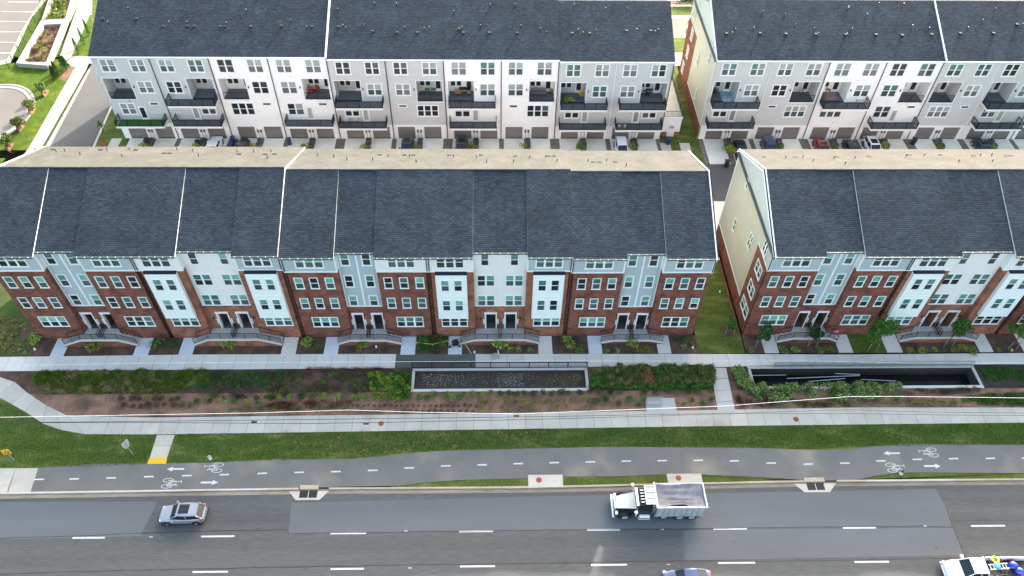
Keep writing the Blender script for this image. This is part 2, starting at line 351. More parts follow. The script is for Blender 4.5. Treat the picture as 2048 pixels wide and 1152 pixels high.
# front lawn, bike path, verge
PATH_TOP = [(-300,946),(75,936),(180,928),(295,927),(334,926),(420,925),(560,918),(700,918),(800,909),(830,905),(900,900),(1050,897),(1200,894),(1350,894),(1500,895),(1600,899),(1700,899),(1740,893),(1800,888),(1900,888),(2048,890),(2400,889)]
lawn_top = [(-300,740),(0,795),(50,825),(85,849),(122,861),(170,868.5),(290,869.5),(700,863.5),(1025,858.5),(1350,853.5),(1600,850.5),(2048,845.5),(2400,842)]
sheet('lawn', px(lawn_top[:1]+[( -60,775)]+lawn_top[1:]+PATH_TOP[::-1]), -.008, 'grass')
KERB = [(-400,991),(0,985),(580,976),(1055,973),(1600,961),(2048,957),(2400,954)]
kp = [tuple(G(*p))[:2] for p in KERB]
def kerby(x): return interp(kp, x)
PATH_BOT = [(-300,950+38),(0,984),(60,984),(580,975.5),(800,971),(850,965),(920,960),(1056,957),(1125,953),(1220,953),(1333,949),(1402,949),(1500,953),(1570,957),(1610,961),(1710,960),(1750,952),(1800,945),(2048,946),(2400,945)]
sheet('bike_path', px(PATH_TOP+PATH_BOT[::-1]), -.004, 'asphalt_path')
sheet('verge_grass', px([(780,973),(850,966),(920,961),(1056,958),(1125,954),(1220,954),(1333,950),(1402,950),(1500,954),(1570,958),(1612,962.5)])+[Vector((x, kerby(x)+.02, 0)) for x in (G(1612,962).x, G(1300,967).x, G(1056,973).x, G(780,975).x)], .006, 'grass')
sheet('verge_grass', px([(1705,963),(1750,953),(1800,946),(2048,947),(2400,946)])+[Vector((x, kerby(x)+.02, 0)) for x in (125, 87, G(1705,961).x)], .006, 'grass')
pad = put('concrete_apron', None, kind='structure')
for a, c in ((-20, 29), (31, 74)):
    qq = [G(a,936.5), G(c+2.5,936), G(c-13,984), G(a-17,985)]; bb = MB(); bb.prism([(p.x,p.y) for p in qq[::-1]], -.1, .004); obj('pavement_slab', bb, 'concrete_warm', pad)
for (x_a, y_a, x_b, y_b), (cx, cy) in (((1056,950,1125,973),(1078,960)), ((1333,948,1402,964),(1357,956))):
    p, q = G(x_a,y_a), G(x_b,y_a); bb = MB(); yb = kerby((p.x+q.x)/2)-.1
    bb.box(p.x, yb, -.12, q.x, p.y, .03); sl_ = thing('manhole_slab', 'pale concrete slab with a red lid at the road edge, '+('left of the two' if cx < 1200 else 'behind the dump truck bed'), 'concrete slab', (0,0,0), 0, 'concrete manhole slabs by the kerb')
    obj('slab', bb, 'concrete_warm', sl_)
    c = G(cx,cy,.03); bb = MB(); bb.cyl((c.x,c.y,.0),(c.x,c.y,.045),.30,.30,20); bb.cyl((c.x,c.y,.045),(c.x,c.y,.06),.22,.22,20); obj('lid', bb, 'rust', sl_)
# kerb stones and gutter
kr = put('kerb', None, kind='structure')
xs = frange(-40, 130, 3.05)
for a, c in zip(xs, xs[1:]):
    if any(G(u,976).x < (a+c)/2 < G(v,976).x for u, v in ((598,640),(1611,1655))): continue
    bb = MB(); bb.prism([(a+.01,kerby(a)-.16),(c-.01,kerby(c)-.16),(c-.01,kerby(c)+.02),(a+.01,kerby(a)+.02)], ZR-.05, .02)
    pale = (a < 12) or G(1720,963).x < a < G(1865,963).x
    obj('kerb_stone', bb, 'curb_pale' if pale else 'curb', kr)
bb = MB()
for a, c in zip(xs, xs[1:]): bb.prism([(a,kerby(a)-.62),(c,kerby(c)-.62),(c,kerby(c)-.1),(a,kerby(a)-.1)], ZR-.1, ZR+.012)
obj('gutter_pan', bb, 'dirt', kind='structure')
# road
sheet('road', [(-300,-70),(300,-70),(300,-19.2),(-300,-19.5)], ZR, 'asphalt', .3)
sheet('road_patch', px([(-200,1004),(316,1003),(281,1072),(-200,1085)],ZR), ZR+.004, 'asphalt_blue', .02)
sheet('road_patch', px([(583,1006),(1100,992),(1873,978),(1893,1016),(1903,1052),(1364,1056),(1100,1059),(577,1067)],ZR), ZR+.004, 'asphalt_blue', .02)
sheet('road_patch', px([(1365,1060),(1906,1055),(1926,1110),(1368,1121)],ZR), ZR+.004, 'asphalt_blue', .02)
def crack(pts, wd=.045):
    q = []
    for (a, b_), (c, d) in zip(pts, pts[1:]):
        n = max(1, int(abs(c-a)/45))
        for k in range(n): q.append((a+(c-a)*k/n, b_+(d-b_)*k/n+rnd.uniform(-.8,.8)))
    q.append(pts[-1]); g = [G(*p, ZR) for p in q]; bb = MB()
    for a, c in zip(g, g[1:]): bb.beam((a.x,a.y,ZR+.004),(c.x+.01,c.y,ZR+.004), wd*rnd.uniform(.7,1.3), .012)
    obj('tar_joint', bb, 'tar', kind='structure')
crack([(-60,1080),(283,1066),(380,1064),(574,1059)]); crack([(574,1059),(577,1067)]); crack([(577,1067),(840,1063),(1100,1060),(1364,1058),(1600,1054),(1843,1052),(1904,1056)])
crack([(1900,1042),(2048,1040),(2300,1036)], .035); crack([(-60,1150),(283,1140),(500,1136),(760,1131),(1100,1126),(1366,1122),(1560,1123),(1800,1118),(1905,1116)])
crack([(1366,1058),(1371,1123)], .02); crack([(316,1003),(281,1072)], .02); crack([(1873,978),(1893,1016),(1905,1054),(1934,1120)], .03)
mk = put('road_markings', None, kind='structure')
def dash(a, y, c, z, wd, y2=None):
    p, q = G(a,y,z), G(c,y if y2 is None else y2,z); bb = MB(); bb.prism([(p.x,p.y-wd/2),(q.x,q.y-wd/2),(q.x,q.y+wd/2),(p.x,p.y+wd/2)], z-.01, z+.009); obj('dash', bb, 'paint', mk)
for a, c, y in ((145,210,1076),(402,469,1073),(661,732,1067),(918,986,1063),(1174,1240,1060),(1427,1494,1058),(1686,1752,1056),(1942,2010,1052),(385,456,1144),(661,728,1138),(920,990,1133),(1182,1254,1130),(1436,1510,1126),(1709,1778,1124)):
    dash(a, y, c, ZR, .17, y-.6)
for a, y in ((69,959),(139,958),(213,956),(288,953.5),(364,951.5),(439,949.5),(515,947),(589,945),(662,943.5),(736,941),(809,936),(882,932),(955,930),(1027,927.5),(1099,925.5),(1171,924),(1243,922.5),(1315,921.5),(1387,921),(1459,922),(1533,926.5),(1607,928.5),(1680,926.5),(1752,922),(1825,919),(1898,917.5),(1971,917),(2044,916.5)):
    dash(a, y, a+19, -.004, .16, y-.5)
dash(9,995,60,ZR,.08,996)
def arrow(x_, y_, left):
    p = G(x_,y_); s = -1 if left else 1; bb = MB()
    P = [(.88,0),(.28,.27),(.28,.10),(-.88,.10),(-.88,-.10),(.28,-.10),(.28,-.27)]; P = [(p.x+a*s, p.y+b_) for a, b_ in P]
    if s < 0: P = P[::-1]
    bb.prism(P[::-1], -.02, .005); obj('arrow', bb, 'paint', mk)
for a in ((351,938,True),(419,965,False),(1783,906.5,True),(1865,932,False)): arrow(*a)
def bike(x_, y_, left):
    p = G(x_,y_); s = -1 if left else 1; bb = MB(); z = .004
    def ell(cx, cy, rx, ry, wd=.06):
        n = 22
        for k in range(n):
            t, u = 2*math.pi*k/n, 2*math.pi*(k+1)/n
            o = [(cx+math.cos(t)*rx, cy+math.sin(t)*ry), (cx+math.cos(u)*rx, cy+math.sin(u)*ry), (cx+math.cos(u)*(rx-wd*1.5), cy+math.sin(u)*(ry-wd)), (cx+math.cos(t)*(rx-wd*1.5), cy+math.sin(t)*(ry-wd))]
            bb.face([(p.x+s*a, p.y+b_, z) for a, b_ in o])
    def ln(a, c, wd=.06): bb.beam((p.x+s*a[0],p.y+a[1],z-.002),(p.x+s*c[0],p.y+c[1],z-.002), wd, .01)
    ell(-.42,.33,.55,.24); ell(-.42,-.33,.55,.24)
    ln((-.42,.33),(.55,.22)); ln((-.42,-.33),(.45,-.2)); ln((.45,-.2),(.42,.24)); ln((-.42,-.33),(-.3,0)); ln((-.3,0),(.42,.24)); ln((-.3,0),(.5,-.2)); ln((.55,.22),(.95,.16)); ln((.95,.34),(.95,.0)); ln((.6,-.32),(.6,-.1))
    obj('bicycle_symbol', bb, 'paint', mk)
for a in ((427,935.5,True),(343,966.5,False),(1857,905,True),(1791,935,False)): bike(*a)
# reflector studs
for a, c in ((302,1074),(812,1062),(1325,1059),(1337,1129),(820,1136),(1850,1052)):
    p = G(a,c,ZR); bb = MB(); bb.box(p.x-.14,p.y-.05,ZR,p.x-.03,p.y+.05,ZR+.02); bb.box(p.x+.03,p.y-.05,ZR,p.x+.14,p.y+.05,ZR+.02); obj('road_stud', bb, 'paint', mk)
# drains
for i, (cx, w1, w2) in enumerate(((618,40,86),(1634,45,94))):
    p = G(cx,978); ky = kerby(p.x); k = .0465
    t = thing('storm_drain', 'twin grated storm drain in concrete at the kerb, '+('left of the two' if i == 0 else 'right of the dump truck'), 'drain', (p.x, ky, 0), 0, 'storm drains along the kerb')
    bb = MB(); bb.box(-w1*k/2, -.15, ZR-.05, w1*k/2, .30, .05); obj('cover_slab', bb, 'curb', t)
    bb = MB(); a, c = w2*k/2, w1*k/2
    bb.prism([(-a,-.3),(-c-.25,-1.25),(c+.25,-1.25),(a,-.3)], ZR-.1, ZR+.02); obj('apron', bb, 'concrete_warm', t)
    for s in (-1, 1):
        bb = MB(); bb.box(s*.05, -1.02, ZR, s*.88, -.25, ZR+.03)
        for j in range(9): bb.box(s*.05, -1.0+j*.085, ZR+.03, s*.88, -.97+j*.085, ZR+.045)
        obj('grate', bb, 'plastic', t)

# planting strip between the pavements
def rect(name, x0, y0, x1, y1, z, mt, th=.12, kind='structure'): return sheet(name, [(x0,y0),(x1,y0),(x1,y1),(x0,y1)], z, mt, th, kind)
P1 = (28.45,-7.85,48.3,-4.75); P2 = (66.75,-7.8,93.0,-4.72)
Zm = -.05
rect('planting_bed', -16, -10.75, 112, -7.8, Zm, 'mulch_pink')
rect('planting_bed', -24, -7.8, P1[0], -4.3, Zm-.01, 'mulch')
rect('planting_bed', P1[2], -7.8, P2[0], -4.3, Zm-.01, 'mulch')
rect('planting_bed', P2[2], -7.8, 112, -4.3, Zm-.01, 'soil_dark')
for nm, (xa,ya,xb,yb), dep, fl in (('long', P1, .42, 'gravel'), ('dark', P2, 1.3, 'water')):
    t = thing('retention_basin', 'long concrete walled rain basin with dark gravel floor, railing behind it' if fl == 'gravel' else 'deeper concrete rain basin with black water and pipes across it, at right', 'basin', (0,0,0), 0, None)
    rect('basin_floor', xa+.3, ya+.3, xb-.3, yb-.25, -dep, fl, .2, None).parent = t
    for (u0,v0,u1,v1), nme in (((xa,yb-.28,xb,yb),'wall'),((xa,ya,xb,ya+.3),'wall'),((xa,ya+.3,xa+.28,yb-.28),'wall'),((xb-.28,ya+.3,xb,yb-.28),'wall')):
        bb = MB(); bb.box(u0,v0,-dep-.1,u1,v1,.06); obj(nme, bb, 'concrete' if v0 == ya and v1 < yb-1 else 'basin_wall', t)
        if v0 == ya and v1 < yb-1: bb = MB(); bb.box(u0+.3,v1+.001,-dep,u1-.3,v1+.012,.05); obj('liner', bb, 'basin_wall', t)
        bb = MB(); bb.box(u0-.02,v0-.02,.06,u1+.02,v1+.02,.12); obj('coping', bb, 'concrete_pale' if v0 == ya else 'concrete', t)
    if fl == 'gravel':
        bb = MB(); bb.box(xa+.3,ya+.32,-dep,xb-.3,ya+.85,-dep+.2); obj('ledge', bb, 'basin_wall', t)
        bb = MB()
        for _ in range(700):
            x = rnd.choice([rnd.uniform(xa+.4,xb-.4), xa+1+abs(rnd.gauss(0,3)), rnd.uniform(38,41)]); y = rnd.uniform(ya+.9,yb-.3)
            if x > xb-.4: continue
            r = rnd.uniform(.015,.035); bb.cyl((x,y,-dep),(x,y,-dep+r),r,r*.5,5)
        obj('pebbles', bb, 'driveway', t, kind='stuff')
    else:
        for (a,c) in (((1504,751),(1572,750)),((1574,757),(1720,751)),((1620,763),(1690,757)),((1723,759),(1792,762)),((1670,747),(1720,749))):
            p, q = G(*a,-.35), G(*c,-.35); bb = MB(); bb.tube([p,q],.05,8); obj('pipe', bb, 'steel', t)
def railing_run(pts, parent=None, h=1.07, post=1.8, pick=.125, name='railing', thick=1., mt='black', top=True):
    bb = MB()
    for a, c in zip(pts, pts[1:]):
        a = Vector(a); c = Vector(c); L_ = (c-a).length; up = Vector((0,0,h)); d = (c-a)/L_
        bb.beam(a+up, c+up, .05*thick, .05*thick); bb.beam(a+Vector((0,0,.09)), c+Vector((0,0,.09)), .035*thick, .035*thick)
        n = max(1, round(L_/post))
        for k in range(n+1):
            p = a+(c-a)*k/n; bb.beam(p, p+up, .055*thick, .055*thick)
        n = int(L_/pick)
        for k in range(1, n):
            p = a+(c-a)*k/n; bb.beam(p+Vector((0,0,.09)), p+up, .019*thick, .019*thick)
    return bb
bb = railing_run([(P1[0],P1[3]+.1,.02),(P1[2],P1[3]+.06,.02)], post=2.22, thick=1.8)
single('guard_railing', bb, 'black', 'black picket railing standing behind the long gravel floored basin', 'railing')
bb = railing_run([(P2[0]+3,P2[3]-.12,.12),(P2[2]-.2,P2[3]-.12,.12)], post=2.2, h=.95, thick=2.2)
single('guard_railing', bb, 'steel', 'pale metal picket railing on the rear wall of the dark water basin', 'railing')

# bench on its pad
p, q = G(1295,826), G(1354,826); r0 = G(1352,796)
bb = MB(); bb.box(p.x-.05, p.y-.05, -.1, q.x, r0.y, .03); o = obj('bench_pad', bb, 'concrete', kind='structure')
t = thing('park_bench', 'grey slatted metal bench on the concrete pad among small shrubs', 'bench', (p.x+.85, p.y+1.0, .03))
for j in range(5): bb = MB(); bb.box(-.8,-.1+j*.09,.43,.8,-.035+j*.09,.46); obj('seat_slat', bb, 'steel', t)
for j in range(4): bb = MB(); bb.box(-.8,.38+j*.025,.52+j*.1,.8,.40+j*.025,.59+j*.1); obj('back_slat', bb, 'steel', t)
for x in (-.78,.78):
    bb = MB(); bb.beam((x,-.1,0),(x,-.1,.62),.05,.05); bb.beam((x,.38,0),(x,.46,.93),.05,.05); bb.beam((x,-.1,.62),(x,.42,.62),.05,.04); obj('leg', bb, 'steel', t)

# ------------------------------------------------------------------ windows
_wc = {}
def frame_mesh(w_, h_, cols, trim, mt='trim'):
    k = (round(w_,2), round(h_,2), cols, trim, mt)
    if k not in _wc:
        b = MB(); t = trim
        b.box(0,-.07,0,w_,.0,t); b.box(0,-.07,h_-t,w_,0,h_); b.box(0,-.07,t,t,0,h_-t); b.box(w_-t,-.07,t,w_,0,h_-t)
        iw = (w_-2*t-(cols-1)*.15)/cols
        for c in range(cols):
            x = t+c*(iw+.15)
            if c: b.box(x-.15,-.065,t,x,0,h_-t)
            zm = h_/2; b.box(x,-.05,zm-.04,x+iw,0,zm+.04)
            b.box(x,-.045,t,x+.035,0,h_-t); b.box(x+iw-.035,-.045,t,x+iw,0,h_-t)
        b.box(-.04,-.10,-.05,w_+.04,0,-.002)
        _wc[k] = b.mesh('window', mt)
    return _wc[k]
def pane_mesh(w_, h_, mt):
    k = ('p', round(w_,2), round(h_,2), mt)
    if k not in _wc: b = MB(); b.box(0,-.02,0,w_,-.002,h_); _wc[k] = b.mesh('pane', mt)
    return _wc[k]
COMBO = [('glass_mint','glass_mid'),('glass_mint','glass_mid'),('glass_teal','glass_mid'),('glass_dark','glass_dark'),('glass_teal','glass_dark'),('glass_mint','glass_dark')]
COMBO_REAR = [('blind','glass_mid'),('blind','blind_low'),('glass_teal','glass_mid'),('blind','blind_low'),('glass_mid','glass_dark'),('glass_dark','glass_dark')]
def window(par, x, y, z, w_, h_, cols=1, trim=.11, rz=0., combos=COMBO, single_=False):
    o = put('window', frame_mesh(w_, h_, cols, trim), par, (x,y,z), rz)
    iw = (w_-2*trim-(cols-1)*.15)/cols; cb = rnd.choice(combos)
    for c in range(cols):
        if rnd.random() < .25: cb = rnd.choice(combos)
        xx = trim+c*(iw+.15)+.03
        for k, (z0, z1) in enumerate(((h_/2+.03, h_-trim+.01), (trim-.01, h_/2-.03))):
            put('pane', pane_mesh(iw-.06, z1-z0, cb[k]), o, (xx, 0, z0))
    return o

S = .46          # roof slope
RY, RZ = 8.75, 17.95
def roof_front(par, x0, x1, ye, dz, ze=13.75, rakeL=False, rakeR=False):
    "front slope from the eave edge to the ridge, white rake boards on its open sides"
    b = MB(); za, zb = ze+dz, ze+dz+S*(RY-ye)
    b.profx([(ye,za-.12),(ye,za+.06),(RY,zb+.06),(RY,zb-.28)], x0, x1, 1, [1,0,1,1])
    obj('roof_slope', b, ['shingle','trim'], par)
    b = MB(); b.box(x0+.02,ye-.13,za-.14,x1-.02,ye-.002,za+.02); g = obj('gutter', b, 'gutter', par)
    b = MB(); n = int((x1-x0)/.75)
    for k in range(n): x = x0+(k+.5)*(x1-x0)/n; b.box(x-.025,ye-.135,za+.021,x+.025,ye-.03,za+.045)
    obj('gutter_hanger', b, 'trim', g)
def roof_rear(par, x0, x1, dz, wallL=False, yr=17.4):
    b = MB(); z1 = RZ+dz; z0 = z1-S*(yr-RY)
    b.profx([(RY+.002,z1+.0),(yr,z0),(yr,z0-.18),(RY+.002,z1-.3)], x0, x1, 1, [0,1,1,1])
    obj('roof_slope', b, ['shingle_rear_glare','trim'], par)
    if wallL:
        b = MB(); b.profx([(RY,z1+.16),(yr+.05,z0+.16),(yr+.05,z0-.1),(RY,z1-.2)], wallL-.16, wallL+.16)
        obj('party_parapet', b, 'trim', par)
def tube_part(name, par, pts, r, mt='down', n=6): b = MB(); b.tube([Vector(p) for p in pts], r, n); return obj(name, b, mt, par)

def stoop(par, xa, xb, sl_, sr, dz, wallm):
    "landing with two flights going down sideways, cheek wall and railing; flights end at sl_ and sr"
    zt = .68+dz; st = put('stoop', None, par)
    b = MB(); b.box(xa,-.949,-.1,xb,.595,zt); obj('landing', b, 'concrete', st)
    n = max(4, round(zt/.17)); 
    for (x0, x1) in ((xa, sl_), (xb, sr)):
        for k in range(1, n):
            u0 = x0+(x1-x0)*(k-1)/(n-1); u1 = x0+(x1-x0)*k/(n-1); b = MB(); b.box(u0,-.95,-.1,u1,-.05,zt-k*zt/n); obj('step', b, 'concrete', st)
    # cheek wall: outline in x z
    y0, y1 = -1.3, -.95
    for nm, hh, mt, e in (('cheek_wall', 0, wallm, 0), ('coping', .13, 'concrete_pale', .04)):
        b = MB()
        P = [(sl_-.05, .12),(xa, zt+.05),(xb, zt+.05),(sr+.05, .12)]
        for (u, zu), (v, zv) in zip(P, P[1:]):
            lo = (-.1, -.1) if nm == 'cheek_wall' else (zu+.001, zv+.001); up = (zu, zv) if nm == 'cheek_wall' else (zu+hh, zv+hh)
            i = len(b.v); b.v += [(u,y0-e,lo[0]),(v,y0-e,lo[1]),(v,y1+e,lo[1]),(u,y1+e,lo[0]),(u,y0-e,up[0]),(v,y0-e,up[1]),(v,y1+e,up[1]),(u,y1+e,up[0])]
            for q in ((0,3,2,1),(4,5,6,7),(0,1,5,4),(1,2,6,5),(2,3,7,6),(3,0,4,7)): b.f.append(tuple(i+a for a in q)); b.m.append(0)
        obj(nm, b, mt, st)
    y = -1.12
    b = railing_run([(sl_, y, .25),(xa, y, zt+.18),(xb, y, zt+.18),(sr, y, .25)], h=.92, post=1.5); obj('railing', b, 'black', st)
    b = MB()
    for s_, e_ in ((xa, sl_), (xb, sr)): b.beam((s_,-.1,zt+.95),(e_,-.1,.9),.045,.045); b.beam((s_,-.1,zt),(s_,-.1,zt+.95),.045,.045); b.beam((e_,-.1,0),(e_,-.1,.9),.045,.045)
    obj('wall_rail', b, 'black', st)
    xm = (xa+xb)/2; b = railing_run([(xm-.14,.5,zt),(xm-.14,-.9,zt)], h=.95, post=1.4); obj('divider_railing', b, 'black', st)
    b = railing_run([(xm+.14,.5,zt),(xm+.14,-.9,zt)], h=.95, post=1.4); obj('divider_railing', b, 'black', st)
    return st

def front_house(label, X0, kind, dz, tl, tc, tr, sl_, sr, ends='', wallL=False):
    D = kind == 'D'; brick = 'brick_dark' if D else 'brick_orange'
    t = thing('townhouse', label, 'townhouse', (X0,0,0), 0, 'townhouses of the front row')
    cl, cr = (5.7, 9.82) if D else (4.82, 10.55); W = 15.35; zb = 11.2+dz; zc = 4.82+dz; ze = 13.72+dz; xl, xr = .28, W-.28
    # brick
    b = MB()
    for x0, x1 in ((xl, cl), (cr, xr)): b.box(x0,0,-.3,x1,17,zb)
    doors = [(6.12,7.2),(8.35,9.43)] if D else [(6.04,7.2),(8.32,9.5)]
    zt = .68+dz; zd = 3.5+dz; y = .6
    xs_ = [cl]+[v for d in doors for v in d]+[cr]
    for k in (0,2,4): b.box(xs_[k],y,-.3,xs_[k+1],y+1.1,zd)
    b.box(cl,y,zd,cr,y+1.1,zc); b.box(cl,y+1.1,-.3,cr,17,zc)
    obj('brick_wall', b, brick, t)
    b = MB()
    for x0, x1 in ((xl, cl), (cr, xr)):
        b.box(x0-.01,-.035,5.02+dz,x1+.01,-.002,5.12+dz); b.box(x0-.01,-.035,1.55+dz,x1+.01,-.002,1.62+dz)
    if D: obj('band_course', b, 'brick_dark', t)
    # siding
    for nm, x0, x1, y0, z0, mt in (('upper_wall',xl-(.26 if 'L' not in ends else 0),cl,-.04,zb,tl),('upper_wall',cr,xr+(.26 if 'R' not in ends else 0),-.04,zb,tr),('centre_wall',cl,cr,y-.03,zc,tc)):
        b = MB(); b.box(x0,y0,z0,x1,17.0 if nm == 'upper_wall' else 16.9,ze-.05); obj(nm, b, mt, t)
    # party recess piers
    for (u, v), e_ in (((0,xl),'L'), ((xr,W),'R')):
        if e_ not in ends: b = MB(); b.box(u,.3,-.3,v,16.9,zb); obj('party_pier', b, brick, t)
    b = MB()
    for x0, x1 in ((xl-.27,cl),(cr,xr+.27)):
        b.box(x0,-.09,zb-.02,x1,-.041,zb+.16)
        for u in (x0, x1-.14): b.box(u,-.075,zb+.16,u+.14,-.041,ze-.06)
    b.box(cl,y-.08,zc-.02,cr,y-.031,zc+.12)
    if D:
        b.box(cl,y-.065,zc+.12,cl+.14,y-.031,ze-.06); b.box(cr-.14,y-.065,zc+.12,cr,y-.031,ze-.06)
        b.box(7.68,y-.075,zc+.12,7.86,y-.031,ze-.06)
    else: b.box(7.62,y-.05,zc+.12,7.74,y-.031,ze-.06)
    # side returns of the recess
    b.box(cl-.001,-.035,zb+.16,cl+.03,y-.04,ze-.06); b.box(cr-.03,-.035,zb+.16,cr+.001,y-.04,ze-.06)
    obj('trim_boards', b, 'trim', t)
    A = lambda *a, **k: window(t, *a, **k)
    if D:
        A(1.38,-.04,11.9+dz,3.05,1.85,3); A(11.1,-.04,11.9+dz,2.95,1.85,3)
        for x in (.78,2.41,4.1,10.42,12.1,13.83):
            A(x,0,8.56+dz,.97,1.76,trim=.07); A(x,0,5.22+dz,.97,1.73,trim=.07)
        A(1.52,0,1.93+dz,3.0,1.72,3,trim=.07); A(11.17,0,1.9+dz,3.06,1.72,3,trim=.07)
        for x in (6.02,8.3):
            A(x,y-.03,11.6+dz,1.05,1.95); A(x,y-.03,8.15+dz,1.05,1.92); A(x,y-.03,4.95+dz,1.05,1.80)
    else:
        A(.88,-.04,11.85+dz,2.97,1.80,3,trim=.07 if tl == 'siding_white' else .12); A(11.42,-.04,11.85+dz,2.97,1.80,3,trim=.07 if tr == 'siding_white' else .12)
        A(.97,0,1.9+dz,3.0,1.75,3,trim=.07); A(11.51,0,1.9+dz,3.1,1.75,3,trim=.07)
        for bx0, bx1, ws in ((.72,4.08,(1.25,2.66)),(11.27,14.63,(11.8,13.2))):
            b = MB(); b.box(bx0,-.42,3.74+dz,bx1,-.002,11.1+dz); b2 = obj('bay', b, 'siding_plain', t)
            b = MB()
            for z in (3.74,7.4): b.box(bx0-.01,-.45,z+dz,bx1+.01,-.421,z+.12+dz)
            for u in (bx0, bx1-.1): b.box(u,-.44,3.88+dz,u+.1,-.421,11.08+dz)
            obj('bay_trim', b, 'trim', b2)
            b = MB(); b.profx([(-.48,11.101+dz),(-.48,11.16+dz),(-.045,11.30+dz),(-.045,11.101+dz)], bx0-.03, bx1+.03); obj('bay_roof', b, 'flash', b2)
            for x in ws:
                A(x,-.42,8.53+dz,.93,1.75,trim=.055); A(x,-.42,5.21+dz,.93,1.75,trim=.055)
        A(5.6,y-.03,11.57+dz,.9,1.72,trim=.055); A(8.77,y-.03,11.57+dz,.9,1.72,trim=.055)
        for x in (5.15,8.28):
            A(x,y-.03,8.25+dz,1.95,1.74,2,trim=.055); A(x,y-.03,4.9+dz,1.95,1.75,2,trim=.055)
    # door niches
    for i, (a, c) in enumerate(doors):
        n_ = put('door_niche', None, t)
        b = MB(); b.box(a-.12,y-.06,zt,a,y+.02,zd+.1); b.box(c,y-.06,zt,c+.12,y+.02,zd+.1); b.box(a-.15,y-.10,zd-.1,c+.15,y+.02,zd+.16); b.box(a+.01,y+.02,zt,a+.06,y+.32,zd-.1); obj('surround', b, 'trim', n_)
        b = MB(); b.box(a,y+.02,zt-.02,c,y+1.09,zt+.01); obj('porch_floor', b, 'void', n_)
        b = MB(); b.box(a+.1,y+.95,zt+.01,c-.1,y+1.05,zd-.25); obj('door', b, 'door_dark', n_)
    b = MB()
    for a, c in doors:
        for u in (a-.3, c+.18): b.box(u,y-.05,zt+.85,u+.15,y-.002,zt+1.75)
    obj('number_plate', b, 'white', t)
    for u in (doors[0][0]-.62, doors[1][1]+.5): b = MB(); b.box(u,y-.14,zt+1.75,u+.13,y-.002,zt+2.05); obj('wall_lamp', b, 'black', t)
    stoop(t, cl-.05 if D else cl+.0, cr+.05 if D else cr, sl_, sr, dz, brick)
    # roof
    roof_front(t, -.0, cl+.0, -.45, dz); roof_front(t, cr-.0, W, -.45, dz); 
    roof_front(t, cl+.003, cr-.003, .14, dz+.13)
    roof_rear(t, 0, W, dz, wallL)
    b = MB(); b.profx([(RY-.16,RZ+dz-.08+.12),(RY-.02,RZ+dz+.10),(RY+.14,RZ+dz-.0),(RY+.0,RZ+dz-.1)], .02, W-.02); obj('ridge_cap', b, 'shingle', t)
    # downspouts
    for x in (.12, W-.12):
        tube_part('downspout', t, [(x,-.52,13.6+dz),(x,-.12,13.2+dz),(x,-.12,zb+.2),(x,.2,zb-.25),(x,.2,.1)], .055)
    return t
H = []
H.append(front_house('dark brick townhouse with blue-grey centre siding at the left end of the front row', -15.35, 'D', .3, 'siding_blue','siding_blue','siding_blue', 3.5, 11.8, ends='L'))
H.append(front_house('orange brick townhouse with white bays, second from the left in the front row', 0, 'W', .3, 'siding_white','siding_white','siding_blue', 3.0, 13.0))
H.append(front_house('dark brick townhouse with grey centre siding, third from left, left of the stroller', 15.35, 'D', 0, 'siding_blue','siding_blue','siding_white', 4.25, 11.5, wallL=.0))
H.append(front_house('orange brick townhouse with white bays, directly behind the long gravel basin', 30.7, 'W', 0, 'siding_white','siding_white','siding_blue', 3.2, 12.2))
H.append(front_house('dark brick townhouse at the right end of the five house row, beside the lawn gap', 46.05, 'D', -.25, 'siding_blue','siding_blue','siding_blue', 4.2, 11.4, ends='R'))
XR = 67.15
H.append(front_house('dark brick townhouse with cream gable wall, right of the lawn gap', XR, 'D', 0, 'siding_blue','siding_blue','siding_blue', 3.9, 11.0, ends='L'))
H.append(front_house('orange brick townhouse with white bays behind the dark water basin at right', XR+15.35, 'W', 0, 'siding_white','siding_white','siding_white', 3.2, 12.3, wallL=.0))
H.append(front_house('rightmost front row townhouse, cut by the picture edge', XR+30.7, 'D', 0, 'siding_white','siding_blue','siding_blue', 3.9, 11.0))
